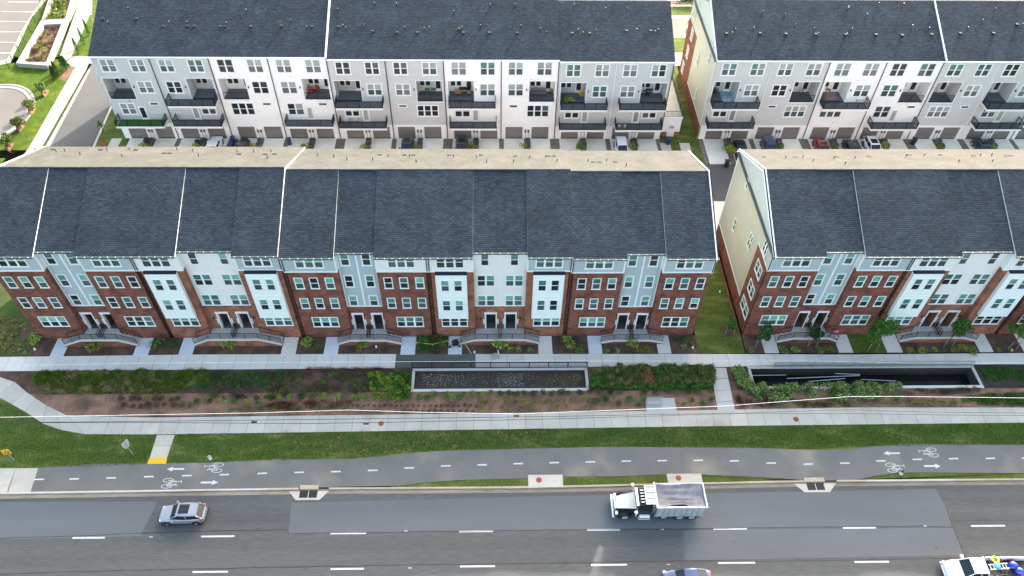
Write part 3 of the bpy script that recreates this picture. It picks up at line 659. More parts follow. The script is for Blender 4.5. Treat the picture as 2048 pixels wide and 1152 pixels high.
# gable walls
def gable(t, x, dz, side, wins, brick='brick_dark', low='siding_cream'):
    "side wall: brick toward the street, cream siding, dark band at eave height, pale gable above"
    s = side; e = .02*s
    b = MB(); b.box(x, -.0, -.3, x+.12*s, 4.2, 11.2+dz) if s > 0 else b.box(x+.12*s, 0, -.3, x, 4.2, 11.2+dz)
    b.box(min(x,x+.12*s), 4.2, -.3, max(x,x+.12*s), 16.95, 2.3); obj('gable_brick', b, brick, t)
    b = MB(); b.box(min(x,x+.10*s), 4.2, 2.3, max(x,x+.10*s), 16.98, 13.55+dz); b.box(min(x,x+.10*s), -.04, 11.2+dz, max(x,x+.10*s), 4.2, 13.55+dz); obj('gable_siding', b, low, t)
    b = MB(); zr = RZ+dz-.2; b.profx([(-.4,13.55+dz),(RY,zr),(17.3,13.7+dz)], min(x,x+.06*s), max(x,x+.06*s)); obj('gable_wall', b, 'gable_blue', t)
    b = MB(); b.box(min(x,x+.35*s), -.45, 13.52+dz, max(x,x+.35*s), 17.35, 13.72+dz); obj('gable_band', b, 'gutter', t)
    b = MB(); b.box(min(x,x+.16*s), -.06, 11.2+dz, max(x,x+.16*s), .1, 13.5+dz); b.box(min(x,x+.15*s), -.06, 11.1+dz, max(x,x+.15*s), 4.3, 11.22+dz); b.box(min(x,x+.15*s),16.85,-.2,max(x,x+.15*s),17.0,13.5+dz); b.box(min(x,x+.15*s),4.15,2.2,max(x,x+.15*s),17.0,2.33); obj('gable_trim', b, 'trim', t)
    b = MB(); b.profx([(-.6,13.55+dz),(-.6,13.8+dz),(RY,13.8+dz+S*(RY+.6)),(17.45,13.98+dz),(17.45,13.75+dz),(RY,13.5+dz+S*(RY+.6))], min(x+.05*s,x+.40*s) if 0 else min(x,x+.12*s), max(x,x+.12*s)); obj('rake_board', b, 'trim', t)
    for (yc, z, w_, h_, c) in wins:
        xx = x+.13*s
        window(t, xx, yc+w_/2, z, w_, h_, c, rz=-math.pi/2 if s < 0 else math.pi/2, combos=COMBO[3:]) if s < 0 else window(t, xx, yc-w_/2, z, w_, h_, c, rz=math.pi/2, combos=COMBO[3:])
gw = [(12.0,12.4,.75,1.35,1),(11.85,5.75,.75,1.9,1),(6.3,8.3,1.2,2.2,2),(2.25,11.6,1.3,1.7,2),(2.0,8.4,2.0,1.7,2),(2.0,5.1,2.0,1.7,2),(2.0,1.9,2.6,1.7,2)]
gable(H[5], .275, 0, -1, gw)
gable(H[4], 15.075, -.25, 1, gw); gable(H[0], .275, .3, -1, gw)
b = MB(); b.box(-.35,.0,-.1,-.2,16.9,.12); obj('gable_footing', b, 'brick_dark', H[5])
# vents on the roofs: set where the sight line meets the roof plane
def vent(px_, py_, front, y0=0., box=False, dz_=0.):
    if front: n = Vector((0, S, 1)); p0 = Vector((0, RY, RZ+dz_))            # rear slope of the front row
    else: n = Vector((0, -S, 1)); p0 = Vector((0, y0, 13.5+dz_))
    return GR(px_, py_, p0, n.normalized())
_pipe = MB(); _pipe.cyl((0,0,-.1),(0,0,.45),.05,.05,8,0); _pipe.cyl((0,0,.45),(0,0,.49),.045,.045,8,1); _pipe.cyl((0,0,-.05),(0,0,.1),.13,.06,8,0); PIPE = _pipe.mesh('vent_pipe', ['black','white'])
_p2 = MB(); _p2.cyl((0,0,-.1),(0,0,.42),.045,.045,8); PIPE2 = _p2.mesh('vent_pipe', 'black')
_bx = MB(); _bx.box(-.2,-.2,-.05,.2,.2,.16); BOXV = _bx.mesh('roof_vent', 'rubber')
_bx = MB(); _bx.box(-.24,-.12,-.05,.24,.12,.08); BOXW = _bx.mesh('roof_vent', 'rubber')
def host(p, L_):
    for h in L_:
        if h.location.x <= p.x < h.location.x+h['w']: return h
for h in H: h['w'] = 15.35
def z3(L_, s, ox, oy): return [(ox+a/s, oy+b_/s) for a, b_ in L_]
fp = z3([(237,50),(368,58),(425,55),(522,78),(695,53),(790,90),(838,50),(1140,48),(1242,57),(1278,86),(1523,60),(1630,62),(1740,58),(1717,100)],3.2,0,290)+z3([(52,104),(154,112),(238,128),(402,130),(500,108),(637,108),(680,142),(918,108),(1064,112),(1130,142),(1304,142),(1407,115),(1508,110),(1580,136),(1782,124),(1900,124),(2025,154)],3.2,620,280)+z3([(783,1072),(899,1068),(970,1092),(1112,1072),(1187,1110)],3.39,1340,0)+z3([(137,1110),(202,1073),(547,1062),(670,1058),(905,1098),(1050,1056),(1127,1056),(1133,1097)],3.39,1650,0)
ff = z3([(165,60),(195,60),(345,45),(650,47),(875,47),(1055,69),(1090,69),(1535,74),(1700,75),(1760,74)],3.2,0,290)+z3([(445,98),(605,100),(660,100),(890,100),(1093,100),(1312,106),(1527,106),(1560,106),(1815,132),(1855,132),(1955,132)],3.2,620,280)+z3([(640,1067),(850,1067),(1130,1067)],3.39,1340,0)+z3([(80,1067),(300,1063),(575,1052),(785,1052),(1008,1058),(1228,1058),(1265,1058)],3.39,1650,0)
for L_, me in ((fp, PIPE2), (ff, BOXW)):
    for a, c in L_:
        p = vent(a, c, True); h = host(p, H)
        if h: put(me.name.split('.')[0], me, h, (p.x-h.location.x, p.y, p.z+{0:.3,1:.3,4:-.25}.get(H.index(h), 0)))

# ------------------------------------------------------------------ rear row (garage side faces the camera)
YB = 37.7; UW = 8.0; FH = {}
def flip(x0, x1, mir): return (UW-x1, UW-x0) if mir else (x0, x1)
def railing_box(par, x0, x1, z, d, mt='black'):
    b = railing_run([(x0,-.06,z),(x0,-d+.05,z),(x1,-d+.05,z),(x1,-.06,z)], post=1.7, h=1.05, pick=.13, thick=1.5); return obj('railing', b, mt, par)
def rear_house(label, X0, wall, mir, upper, lower, low_win, dz=0., turf=False, whitespout=False, wallL=None):
    t = thing('townhouse', label, 'townhouse', (X0,YB,0), 0, 'townhouses of the rear row with garages'); t['w'] = UW
    wt = .07 if wall == 'siding_plain' else .13; z2 = 6.62+dz; z1 = 3.12+dz; ze = 13.42+dz
    la, lb = flip(.42, 4.05, mir); lz0, lz1 = z2, 10.0+dz
    b = MB()
    b.box(.0,0,lz1,UW,.25,ze); b.box(0,0,z1-.6,UW,.25,lz0)
    b.box(0,0,lz0,la,.25,lz1); b.box(lb,0,lz0,UW,.25,lz1)
    b.box(0,.25,0,.15,17.5,ze); b.box(UW-.15,.25,0,UW,17.5,ze); b.box(.15,17.2,0,UW-.15,17.5,ze)
    obj('wall', b, wall, t)
    # garage level
    gs = [flip(.95,3.5,mir), flip(4.85,7.4,mir)]; gs.sort(); b = MB(); zg = 2.15
    xs_ = [0, gs[0][0], gs[0][1], gs[1][0], gs[1][1], UW]
    for k in (0,2,4): b.box(xs_[k],.0,-.1,xs_[k+1],.25,zg)
    b.box(0,0,zg,UW,.25,z1-.6); obj('garage_wall', b, 'siding_plain', t)
    for a, c in gs:
        d = put('garage_door', None, t)
        for k in range(4): b = MB(); b.box(a,.16,k*.53+.01,c,.22,(k+1)*.53-.01); obj('door_panel', b, 'garage', d)
        b = MB(); b.box(a-.1,-.03,0,a,-.001,zg+.1); b.box(c,-.03,0,c+.1,-.001,zg+.1); b.box(a,-.03,zg,c,-.001,zg+.1); obj('door_frame', b, 'trim', d)
    b = MB(); xm = (gs[0][1]+gs[1][0])/2
    for k in range(2): b.box(xm-.38+k*.45,-.16,1.2,xm-.1+k*.45,-.002,1.65)
    b.cyl((xm-.2,-.08,.1),(xm-.2,-.08,1.2),.03,.03,6); b.cyl((xm+.25,-.08,.1),(xm+.25,-.08,1.2),.03,.03,6); obj('meter_box', b, 'ac', t)
    b = MB(); b.box(xm-.5,-.05,1.0,xm+.5,-.002,1.9); obj('utility_panel', b, 'trim', t)
    A = lambda x0, x1, z, h_, cols, y=0.: window(t, flip(x0,x1,mir)[0], y, z+dz, x1-x0, h_, cols, wt, combos=COMBO_REAR)
    A(.95,3.1,11.0,2.05,2); A(5.0,7.1,11.0,2.05,2); A(4.9,7.1,7.6,1.98,2)
    # loggia
    lg = put('loggia', None, t); dep = 2.6
    b = MB(); b.box(la-.15,.25,lz0-.12,la,dep,lz1); b.box(lb,.25,lz0-.12,lb+.15,dep,lz1); b.box(la,dep,lz0,lb,dep+.15,lz1); obj('inner_wall', b, wall, lg)
    b = MB(); b.box(la,.25,lz1,lb,dep,lz1+.1); obj('ceiling', b, 'trim', lg)
    b = MB(); b.box(la,.0,lz0-.1,lb,dep,lz0); obj('floor', b, 'deck', lg)
    b = MB()
    u = la+.2
    for k in range(2): b.box(u+k*.85,dep-.06,lz0+.9,u+.75+k*.85,dep-.002,lz0+2.3)
    b.box(lb-1.25,dep-.06,lz0,lb-.3,dep-.002,lz0+2.3); obj('inner_frame', b, 'trim', lg)
    b = MB()
    for k in range(2): b.box(u+.07+k*.85,dep-.09,lz0+.98,u+.68+k*.85,dep-.061,lz0+2.22)
    b.box(lb-1.1,dep-.09,lz0+.5,lb-.45,dep-.061,lz0+2.15); obj('inner_glass', b, 'glass_dark', lg)
    if upper == 'flush':
        b = railing_run([(la+.02,.1,lz0),(lb-.02,.1,lz0)], post=1.8, pick=.13); obj('railing', b, 'black', lg)
    b = MB(); b.box(la-.1,-.04,lz1,lb+.1,-.001,lz1+.1); b.box(la-.1,-.04,lz0-.12,la,-.001,lz1); b.box(lb,-.04,lz0-.12,lb+.1,-.001,lz1); b.box(la-.12,-.06,lz0-.16,lb+.12,-.001,lz0-.02)
    obj('opening_trim', b, 'trim', lg)
    def balcony(x0, x1, z, tf=False):
        bl = put('balcony', None, t); b = MB(); b.box(x0,-1.8,z-.3,x1,-.001,z-.03); obj('slab', b, 'trim', bl)
        b = MB(); b.box(x0+.1,-1.7,z-.029,x1-.1,-.002,z); obj('deck', b, 'turf' if tf else 'deck', bl)
        railing_box(bl, x0+.06, x1-.06, z, 1.75); return bl
    if upper == 'proj': balcony(*flip(.4,7.15,mir), z2)
    if lower: balcony(*flip(.4,7.3,mir), z1, turf)
    if low_win == 'wd':
        A(1.2,3.4,4.0,1.95,2)
        a, c = flip(3.7,4.75,mir); b = MB(); b.box(a,-.06,z1,c,-.001,z1+2.25); dd = obj('balcony_door', b, 'trim', t)
        b = MB(); b.box(a+.2,-.08,z1+.35,c-.2,-.061,z1+2.05); obj('glass', b, 'blind' if rnd.random() < .6 else 'glass_dark', dd)
    elif low_win == 'tr': A(1.1,4.3,4.0,2.0,3)
    elif low_win == 'dw':
        A(4.6,6.9,4.0,1.95,2)
        a, c = flip(3.3,4.3,mir); b = MB(); b.box(a,-.06,z1,c,-.001,z1+2.25); dd = obj('balcony_door', b, 'trim', t)
        b = MB(); b.box(a+.2,-.08,z1+.35,c-.2,-.061,z1+2.05); obj('glass', b, 'blind', dd)
    if low_win in ('tr','dw') or upper == 'flush':
        a, c = flip(5.6,6.95,mir) if low_win != 'dw' else flip(5.6,6.95,not mir)
        if low_win == 'wd': a, c = flip(5.6,6.95,mir)
        sw = put('slot_window', None, t); b = MB(); b.box(a,-.05,5.55+dz,c,-.001,6.12+dz); obj('surround', b, 'trim', sw)
        b = MB(); b.box(a+.16,-.07,5.7+dz,c-.16,-.051,5.97+dz); obj('pane', b, 'glass_dark', sw)
    b = MB()
    for _ in range(5):
        x, z = rnd.uniform(.5,7.5), rnd.choice([10.3, 6.35, 3.0, 10.35])+dz; b.box(x-.09,-.10,z-.09,x+.09,-.002,z+.09)
    obj('exhaust_cap', b, 'white', t)
    a = flip(4.3,4.5,mir)[0]; b = MB(); b.box(a,-.14,8.5+dz,a+.14,-.002,8.8+dz); obj('wall_lamp', b, 'black', t)
    # roof
    b = MB(); zE = ze+.1; b.profx([(-.3,zE-.1),(-.3,zE+.06),(RY,zE+.06+S*(RY+.3)),(17.8,zE+.06),(17.8,zE-.1),(RY,zE-.25+S*(RY+.3))], 0, UW, 0, [1,0,0,1,1,1]); obj('roof', b, ['shingle','trim'], t)
    b = MB(); b.box(0,-.42,zE-.1,UW,-.301,zE+.02); obj('gutter', b, 'trim', t)
    b = MB(); b.profx([(.0,ze-.1),(RY,ze+S*(RY)-.15),(17.5,ze-.1)], .02, .14); b.profx([(.0,ze-.1),(RY,ze+S*(RY)-.15),(17.5,ze-.1)], UW-.14, UW-.02); obj('gable_fill', b, wall, t)
    tube_part('downspout', t, [(UW-.06,-.36,zE-.05),(UW-.06,-.1,zE-.5),(UW-.06,-.1,.1)], .06, 'trim' if whitespout else 'down')
    if wallL is not None:
        b = MB(); b.profx([(-.36,zE-.1),(-.36,zE+.2),(RY,zE+.2+S*(RY+.3)),(17.8,zE+.2),(17.8,zE-.1),(RY,zE-.2+S*(RY+.3))], wallL-.1, wallL+.1); obj('rake_board', b, 'trim', t)
    return t
B = []; g_, w_ = 'siding_grey', 'siding_plain'
bx = -17.2
spec_ = [
 ('grey garage side townhouse at the left corner, green turf on its lower balcony', g_, False, 'flush', True, 'wd', .3, True),
 ('grey garage side townhouse with two projecting balconies, second from the left', g_, True, 'proj', True, 'wd', .3, False),
 ('white garage side townhouse without projecting balcony, third from the left', w_, False, 'flush', False, 'tr', .3, False),
 ('white garage side townhouse with red chairs in its recess, left of the roof seam', w_, True, 'flush', True, 'dw', .3, False),
 ('grey garage side townhouse with two white loungers on its lower balcony', g_, False, 'proj', True, 'wd', 0, False),
 ('grey garage side townhouse with two bright green chairs in its recess', g_, True, 'flush', False, 'tr', 0, False),
 ('white garage side townhouse with wooden chairs in its recess and two balconies', w_, False, 'proj', True, 'wd', 0, False),
 ('white garage side townhouse with grey sofa and green seat in its recess', w_, True, 'flush', False, 'tr', 0, False),
 ('grey garage side townhouse with yellow chair and lime plant on its balcony', g_, False, 'proj', True, 'wd', -.25, False),
 ('grey garage side townhouse at the right corner of the left block, above the white car', g_, True, 'proj', True, 'wd', -.25, False)]
for i, a in enumerate(spec_):
    B.append(rear_house(a[0], bx+8.01*i, a[1], a[2], a[3], a[4], a[5], a[6], a[7], whitespout=(i == 8), wallL=(7.99 if i == 3 else None)))
XB = 68.7
spec2 = [
 ('grey garage side townhouse with a blue patterned rug, left corner of the right block', g_, False, 'proj', True, 'wd', 0),
 ('grey garage side townhouse with empty recess above the blue car', g_, True, 'flush', False, 'tr', 0),
 ('white garage side townhouse with brown armchair and pink rug on its balcony', w_, False, 'proj', False, 'tr', 0),
 ('white garage side townhouse with empty recess above the white car with black roof glass', w_, True, 'flush', True, 'dw', 0),
 ('grey garage side townhouse just right of the white roof seam in the right block', g_, False, 'flush', False, 'tr', 0),
 ('grey garage side townhouse with grey sofa on the balcony near the picture edge', g_, False, 'proj', True, 'wd', 0),
 ('garage side townhouse mostly beyond the right edge of the picture', g_, True, 'flush', False, 'tr', 0)]
for i, a in enumerate(spec2):
    B.append(rear_house(a[0], XB+8.01*i, a[1], a[2], a[3], a[4], a[5], a[6], whitespout=(i in (0,4)), wallL=(7.99 if i == 3 else None)))
# gable of the right block
g2 = B[10]
b = MB(); b.box(-.12,.0,2.4,-.001,17.5,13.4); obj('gable_siding', b, 'siding_cream', g2)
b = MB(); b.box(-.16,11.5,-.1,-.121,17.55,10.2); b.box(-.14,0,-.1,-.001,11.5,2.4); obj('gable_brick', b, 'brick_dark', g2)
b = MB(); b.box(-.14,-.05,-.1,-.121,.12,13.4); b.box(-.15,0,2.35,-.121,11.5,2.48); obj('corner_board', b, 'trim', g2)
b = MB(); b.profx([(-.2,13.4),(RY,17.4),(17.7,13.4)], -.08, -.02); obj('gable_wall', b, 'gable_blue', g2)
b = MB(); b.box(-.4,-.3,13.35,-.0,17.7,13.52); obj('gable_band', b, 'gutter', g2)
b = MB(); b.profx([(-.4,13.45),(-.4,13.62),(RY,13.62+S*(RY+.3)),(17.85,13.62),(17.85,13.42),(RY,13.4+S*(RY+.3))], -.13, -.05); obj('rake_board', b, 'trim', g2)
for yc, z, ww, hh, c in ((15.5,1.6,1.3,1.9,2),(14.6,4.9,1.3,1.9,2),(14.2,8.2,1.3,1.9,2),(8.6,7.4,1.0,1.9,2),(3.2,11.0,.7,1.6,1),(5.6,3.4,.6,1.6,1),(15.4,11.2,1.6,1.7,2)):
    window(g2, -.17, yc+ww/2, z, ww, hh, c, rz=-math.pi/2, combos=COMBO[3:])
# low side wing with the red signed door, right of the left block
t = thing('side_porch', 'narrow side wing with roof terrace and a door carrying a red notice', 'porch', (bx+80.1, YB, 0))
b = MB(); b.box(.05,.6,.0,2.9,17.2,.85); obj('brick_plinth', b, 'brick_orange', t)
b = MB(); b.box(.05,.6,.85,2.9,17.2,3.2); obj('wall', b, 'siding_plain', t)
b = MB(); b.box(.02,.55,3.2,3.0,17.3,3.4); obj('cornice', b, 'trim', t)
b = MB(); b.box(.15,.7,3.4,2.85,17.1,3.43); obj('terrace', b, 'concrete_warm', t)
b = railing_run([(.1,.75,3.43),(2.85,.75,3.43),(2.85,17,3.43)], h=1.0, post=2); obj('railing', b, 'black', t)
b = MB(); b.box(1.0,.5,.05,2.1,.598,2.25); d_ = obj('door', b, 'trim', t)
b = MB(); b.box(1.25,.47,1.55,1.85,.499,1.95); obj('notice', b, 'red', d_)
b = MB(); b.box(1.31,.46,1.80,1.79,.469,1.88); b.box(1.36,.46,1.63,1.74,.469,1.70); obj('notice_print', b, 'white', d_)
pp = z3([(935,90),(1016,22),(1180,22),(1388,20),(790,190),(1228,190),(1360,190),(1638,195),(1781,105)],3.6,0,0)+z3([(53,103),(130,22),(288,22),(555,22),(373,175),(708,82),(745,200),(765,216),(898,196),(972,40),(1130,42),(1188,213),(1327,222),(1366,215),(1541,100),(1600,212),(1732,200),(1803,50),(485,222)],3.6,480,0)+z3([(74,50),(252,48),(678,50),(902,76),(1058,78),(296,202),(435,222),(479,248),(705,230),(740,252),(834,232),(1129,228),(1258,244),(1283,230)],3.6,960,0)+z3([(628,92),(776,110),(845,182),(566,205),(441,213),(418,238),(973,208),(1000,242),(1203,70),(1195,245)],3.39,1340,0)+z3([(153,62),(360,38),(527,42),(280,114),(178,210),(588,190),(700,208),(1148,75),(1062,152),(963,203),(1310,22),(1330,178)],3.39,1650,0)
pb = z3([(748,152),(992,152),(1181,205),(1355,205),(1405,205),(1594,208),(1626,208),(1813,208)],3.6,0,0)+z3([(84,208),(304,204),(523,208),(712,195),(956,227),(1131,235),(1278,237),(1578,210),(1609,238),(1796,238)],3.6,480,0)+z3([(67,240),(270,240),(663,242),(790,242),(1056,225),(1230,225)],3.6,960,0)+z3([(383,230),(610,228),(786,233),(988,235)],3.39,1340,0)+z3([(140,237),(345,238),(523,242),(722,236),(915,228),(1141,228),(1300,168)],3.39,1650,0)
for L_, me in ((pp, PIPE), (pb, BOXV)):
    for a, c in L_:
        p = GR(a, c, Vector((0,YB-.3,13.58)), Vector((0,-S,1)).normalized()); h = host(p, B)
        if h: dzz = .3 if B.index(h) < 4 else 0; put(me.name.split('.')[0], me, h, (p.x-h.location.x, p.y-YB, p.z+dzz))

# ------------------------------------------------------------------ front yards
YW = -2.72
def yard(name, x0, x1, mt='mulch', y0=YW, y1=.0): return rect(name, x0, y0, x1, y1, -.03, mt, .12)
HX = [h.location.x for h in H]
WK = [(2.2,3.75,11.6,13.3),(1.4,3.0,13.1,14.8),(2.65,4.3,11.5,13.2),(1.65,3.25,12.15,13.8),(2.65,4.25,10.75,12.3),(2.15,3.85,10.9,12.6),(1.25,3.1,12.25,13.9),(2.15,3.85,10.9,12.6)]
beds = []; prev = -15.6
for i, (X0, (a, b_, c, d)) in enumerate(zip(HX, WK)):
    if i == 5: prev = X0
    beds.append((prev, X0+a, 'mulch' if i not in (6,) else 'grass')); beds.append((X0+b_, X0+c, 'mulch')); prev = X0+d
    if i == 4: beds.append((prev, 61.6, 'mulch'))
    for (u, v) in ((a, b_), (c, d)):
        blue = (i, u) in ((0,a),(0,c),(1,a),(2,a),(2,c),(3,a),(4,a)); mt = 'concrete_blue' if blue else 'concrete_cool'
        wk = put('front_walk', None, kind='structure')
        for k in range(2):
            y0_ = YW+.02+k*1.33; bb = MB(); bb.box(X0+u+.01, y0_, -.12, X0+v-.01, y0_+1.31, .012); obj('walk_slab', bb, mt, wk)
beds.append((prev, 112, 'mulch'))
for a, c, mt in beds: yard('planting_bed' if mt == 'mulch' else 'lawn', a, c, mt)
rect('walk_edge', -60, -2.9, -15.6, -2.72, -.05, 'soil_dark', .05)
rect('lawn', -70, YW, -15.6, 24, -.02, 'grass_dry'); rect('lawn', 61.6, YW, 67.0, 17.6, -.02, 'grass')
rect('lawn', -70, -10.6, -24, -4.6, -.06, 'grass')
# ------------------------------------------------------------------ alley, driveways
rect('alley', -20.6, 23.6, 112, 31.7, -.02, 'asphalt_alley')
rect('alley_strip', -15.3, 17.0, 61.4, 23.6, -.01, 'driveway'); rect('alley_strip', 67.4, 17.0, 112, 23.6, -.01, 'driveway')
sheet('alley', px([(186,125),(224,209),(183,300),(96,300),(172,144)]), .0, 'asphalt_alley')
sheet('lawn', px([(224,209),(250,262),(262,300),(184,300)])+[], .0, 'grass')
sheet('alley_curb', px([(222.5,211),(226,211),(188,298),(183.5,298)]), .06, 'curb_pale')
rect('bed_strip', -17.2, 31.7, 62.9, 37.8, -.03, 'stone'); rect('bed_strip', 68.7, 31.7, 124, 37.8, -.03, 'stone')
rect('lawn', 62.9, 18, 68.7, 60, -.015, 'grass'); rect('lawn', -20.4, 31.7, -17.3, 38.5, .004, 'grass')
strips = []
for blk, n, x0b in ((0,10,bx),(1,7,XB)):
    for i in range(n):
        h = B[(0 if blk == 0 else 10)+i]; X0 = h.location.x; mir = (spec_+spec2)[(0 if blk == 0 else 10)+i][2]
        gs = sorted([flip(.95,3.5,mir), flip(4.85,7.4,mir)])
        dw = put('driveway', None, kind='structure')
        for a, c in gs:
            for k in range(2): bb = MB(); bb.box(X0+a-.25, 31.7+k*3.0+.01, -.1, X0+c+.25, 34.68+k*3.0, .01); obj('driveway_slab', bb, 'driveway', dw)
        strips.append((X0+(gs[0][1]+gs[1][0])/2, h)); 
for x_, mt in ((64.35,'concrete'),(66.7,'concrete')):
    p = G(1323 if x_ < 65 else 1362, 300); t = put('utility_pad', None, kind='structure')
    for k in range(4): bb = MB(); bb.box(p.x, 34.4+k*.55, -.05, p.x+1.5, 34.92+k*.55, .06); obj('pad_plank', bb, 'concrete_warm', t)
t = put('utility_pad', None, kind='structure'); p = G(212,300)
for k in range(4): bb = MB(); bb.box(p.x, 35.2+k*.6, -.05, p.x+1.5, 35.76+k*.6, .06); obj('pad_plank', bb, 'concrete_warm', t)
# ------------------------------------------------------------------ the corner beyond the left block
sheet('parking_lot', px([(-420,-60),(83,-30),(83,0),(12,124),(0,127),(-420,150)]), -.02, 'asphalt_lot')
lt = put('parking_lines', None, kind='structure')
for a, y, c, y2 in ((16,3.6,82,4.6),(3,22.8,71,23.7),(-50,42.3,59,43.2),(-60,63.4,47.5,63.4),(-70,84,34,84.6),(-80,105.7,21,106)):
    p, q = G(a,y,-.01), G(c,y2,-.01); bb = MB(); bb.prism([(p.x,p.y-.07),(q.x,q.y-.07),(q.x,q.y+.07),(p.x,p.y+.07)], -.02, -.008); obj('parking_line', bb, 'paint', lt)
sheet('lot_curb', px([(83,-30),(92,-30),(92,0),(60,40),(20,126),(0,130),(-300,138),(-300,128),(0,122),(13,119),(50,50),(83,0)]), .03, 'concrete_sun')
sheet('lawn', px([(92,-30),(105,-30),(82,35),(40,116),(27,111),(60,45)]), .0, 'grass_sun')
sheet('lawn', px([(-400,128),(30,126),(95,128),(112,118),(150,124),(147,142),(58,300),(-200,300),(-400,300)]), .0, 'grass_sun')
sheet('lawn', [Vector((-70,24,0)),Vector((-33.5,24,0)),Vector((-33.0,33,0)),Vector((-70,33,0))], -.008, 'grass_sun')
sheet('side_walk', px([(160,-30),(184,-30),(182,115),(171,140),(83,295),(-25,460),(-60,460),(58,295),(147,140),(135,122),(120,112),(160,0)]), .01, 'concrete_sun')
sheet('grass_strip', px([(175,139),(177.5,139),(87,300),(83,300)]), .02, 'grass_dry')
sheet('alley_curb', px([(178,139),(181,139),(96,300),(88,300)]), .10, 'concrete_sun')
sheet('walk_crossing', px([(143,112),(183,113),(190,127),(172,127),(130,127)]), .018, 'concrete_sun')
sheet('hedge_strip', px([(164,-30),(167,-30),(120,112),(117,112),(160,0)]), .03, 'grass_dry')
sheet('lawn', px([(180,30),(184,30),(182,113),(143,112),(150,100)]), .02, 'grass_sun')
# curving street corner
cc = G(-30,232); sheet('street', [Vector((cc.x+5.9*math.cos(t), cc.y+7.4*math.sin(t), 0)) for t in [2*math.pi*k/40 for k in range(40)]], .02, 'asphalt_lot')
bb = MB()
for k in range(40):
    t, u = 2*math.pi*k/40, 2*math.pi*(k+1)/40
    P = [(cc.x+a*math.cos(v), cc.y+c*math.sin(v)) for a, c, v in ((6.9,8.4,t),(6.9,8.4,u),(5.9,7.4,u),(5.9,7.4,t))]; bb.prism(P, -.05, .07)
    P = [(cc.x+a*math.cos(v), cc.y+c*math.sin(v)) for a, c, v in ((6.9,8.4,t),(6.9,8.4,u),(6.6,8.1,u),(6.6,8.1,t))]; bb.prism(P, .07, .15)
obj('street_curb', bb, 'concrete_sun', kind='structure')
# raised planters
def planter(label, outer, inner, hh):
    t = thing('planter', label, 'planter', (0,0,0), 0, 'white walled planters by the parking lot'); O = px(outer, hh); I = px(inner, hh)
    n = len(O)
    for k in range(n):
        q = [O[k], O[(k+1)%n], I[(k+1)%n], I[k]]; P = [(p.x,p.y) for p in q]; a = sum(p[0]*r[1]-r[0]*p[1] for p, r in zip(P, P[1:]+P[:1])); b = MB(); b.prism(P if a > 0 else P[::-1], -.1, hh); obj('wall', b, 'concrete_sun', t)
    P = [(p.x,p.y) for p in I]; a = sum(p[0]*r[1]-r[0]*p[1] for p, r in zip(P, P[1:]+P[:1])); b = MB(); b.prism(P if a > 0 else P[::-1], -.05, hh-.55); obj('soil', b, 'mulch_sun', t)
    return [I, hh-.55]
pl1 = planter('white walled planter with yellowed plants, nearer one beside the bright lawn', [(82,40),(135,38),(95,131),(32,126)], [(88,49),(123,47),(92,124),(46,124)], .75)
pl2 = planter('white walled planter with dense plants at the top edge of the picture', [(104,-22),(163,-22),(136,37.5),(83,39.5)], [(112,-22),(147,-22),(130,37),(92,38.5)], .75)
# fence by the lot
t = thing('lot_fence', 'thin black post fence along the parking lot edge', 'fence')
fb = [G(*p) for p in ((92,12),(83.5,28),(72,47),(62,65),(50,85),(39,105),(27,124),(19.5,138))]
for a in fb: bb = MB(); bb.beam(a, a+Vector((0,0,1.5)), .07, .07); obj('post', bb, 'black', t)
for a, c in zip(fb, fb[1:]):
    bb = MB()
    for z in (.15,.5,.85,1.2,1.45): bb.beam(a+Vector((0,0,z)), c+Vector((0,0,z)), .02, .02)
    obj('wires', bb, 'black', t)
# street beyond the gap between the rear blocks
rect('far_street', 60, 66.5, 90, 73.0, -.01, 'asphalt_lot'); rect('far_walk', 60, 73.0, 90, 74.3, .02, 'concrete_warm'); rect('lawn', 60, 74.3, 90, 77.5, -.005, 'grass')
rect('far_walk', 60, 77.5, 90, 81.5, .01, 'concrete_warm'); rect('lawn', 60, 81.5, 90, 110, -.01, 'grass'); rect('far_walk', 62.9, 60, 80, 61.6, .01, 'concrete_warm'); rect('lawn', 60, 61.6, 80, 66.5, -.01, 'grass'); rect('far_walk', 62.5,57.8,80,60,.0,'concrete_warm')
rect('bed', 67, 78.2, 76, 79.6, .03, 'mulch')
rect('lawn', -60, 60, 60, 140, -.10, 'grass'); rect('lawn', -300, 140, 300, 400, -.12, 'grass_dry'); rect('lawn', 124, -2, 300, 140, -.1, 'grass_dry')

# ------------------------------------------------------------------ plants
def blob(n, rx, ry, rz, size, mt, up=.3, lumps=5, name='foliage', base=0.):
    L_ = [(Vector((rnd.uniform(-.5,.5)*rx, rnd.uniform(-.5,.5)*ry, base+rz*rnd.uniform(.6,1.3))), rnd.uniform(.35,.65)) for _ in range(lumps)]+[(Vector((0,0,base+rz)), .7)]
    def fn():
        c, k = rnd.choice(L_); v = Vector((rnd.gauss(0,1), rnd.gauss(0,1), rnd.gauss(0,1))).normalized()*rnd.uniform(.45,1)**.5
        return c+Vector((v.x*rx*k, v.y*ry*k, abs(v.z)*rz*k if rnd.random() < .25 else v.z*rz*k))
    b = MB(); b.leaves(n, fn, size, 0, up); b.v = [(x, y, max(z, .01)) for x, y, z in b.v]; return b.mesh(name, mt)
SH = {}
for k, mt in (('green','leaf_green'),('dark','leaf_dark'),('lime','leaf_lime'),('yellow','leaf_yellow'),('mix','leaf_mix'),('brown','leaf_brown'),('straw','leaf_straw'),('red','leaf_red'),('orange','leaf_orange'),('pale','leaf_pale')):
    SH[k] = [blob(230, .5, .5, .32, .065, mt, lumps=4, name='shrub') for _ in range(2)]
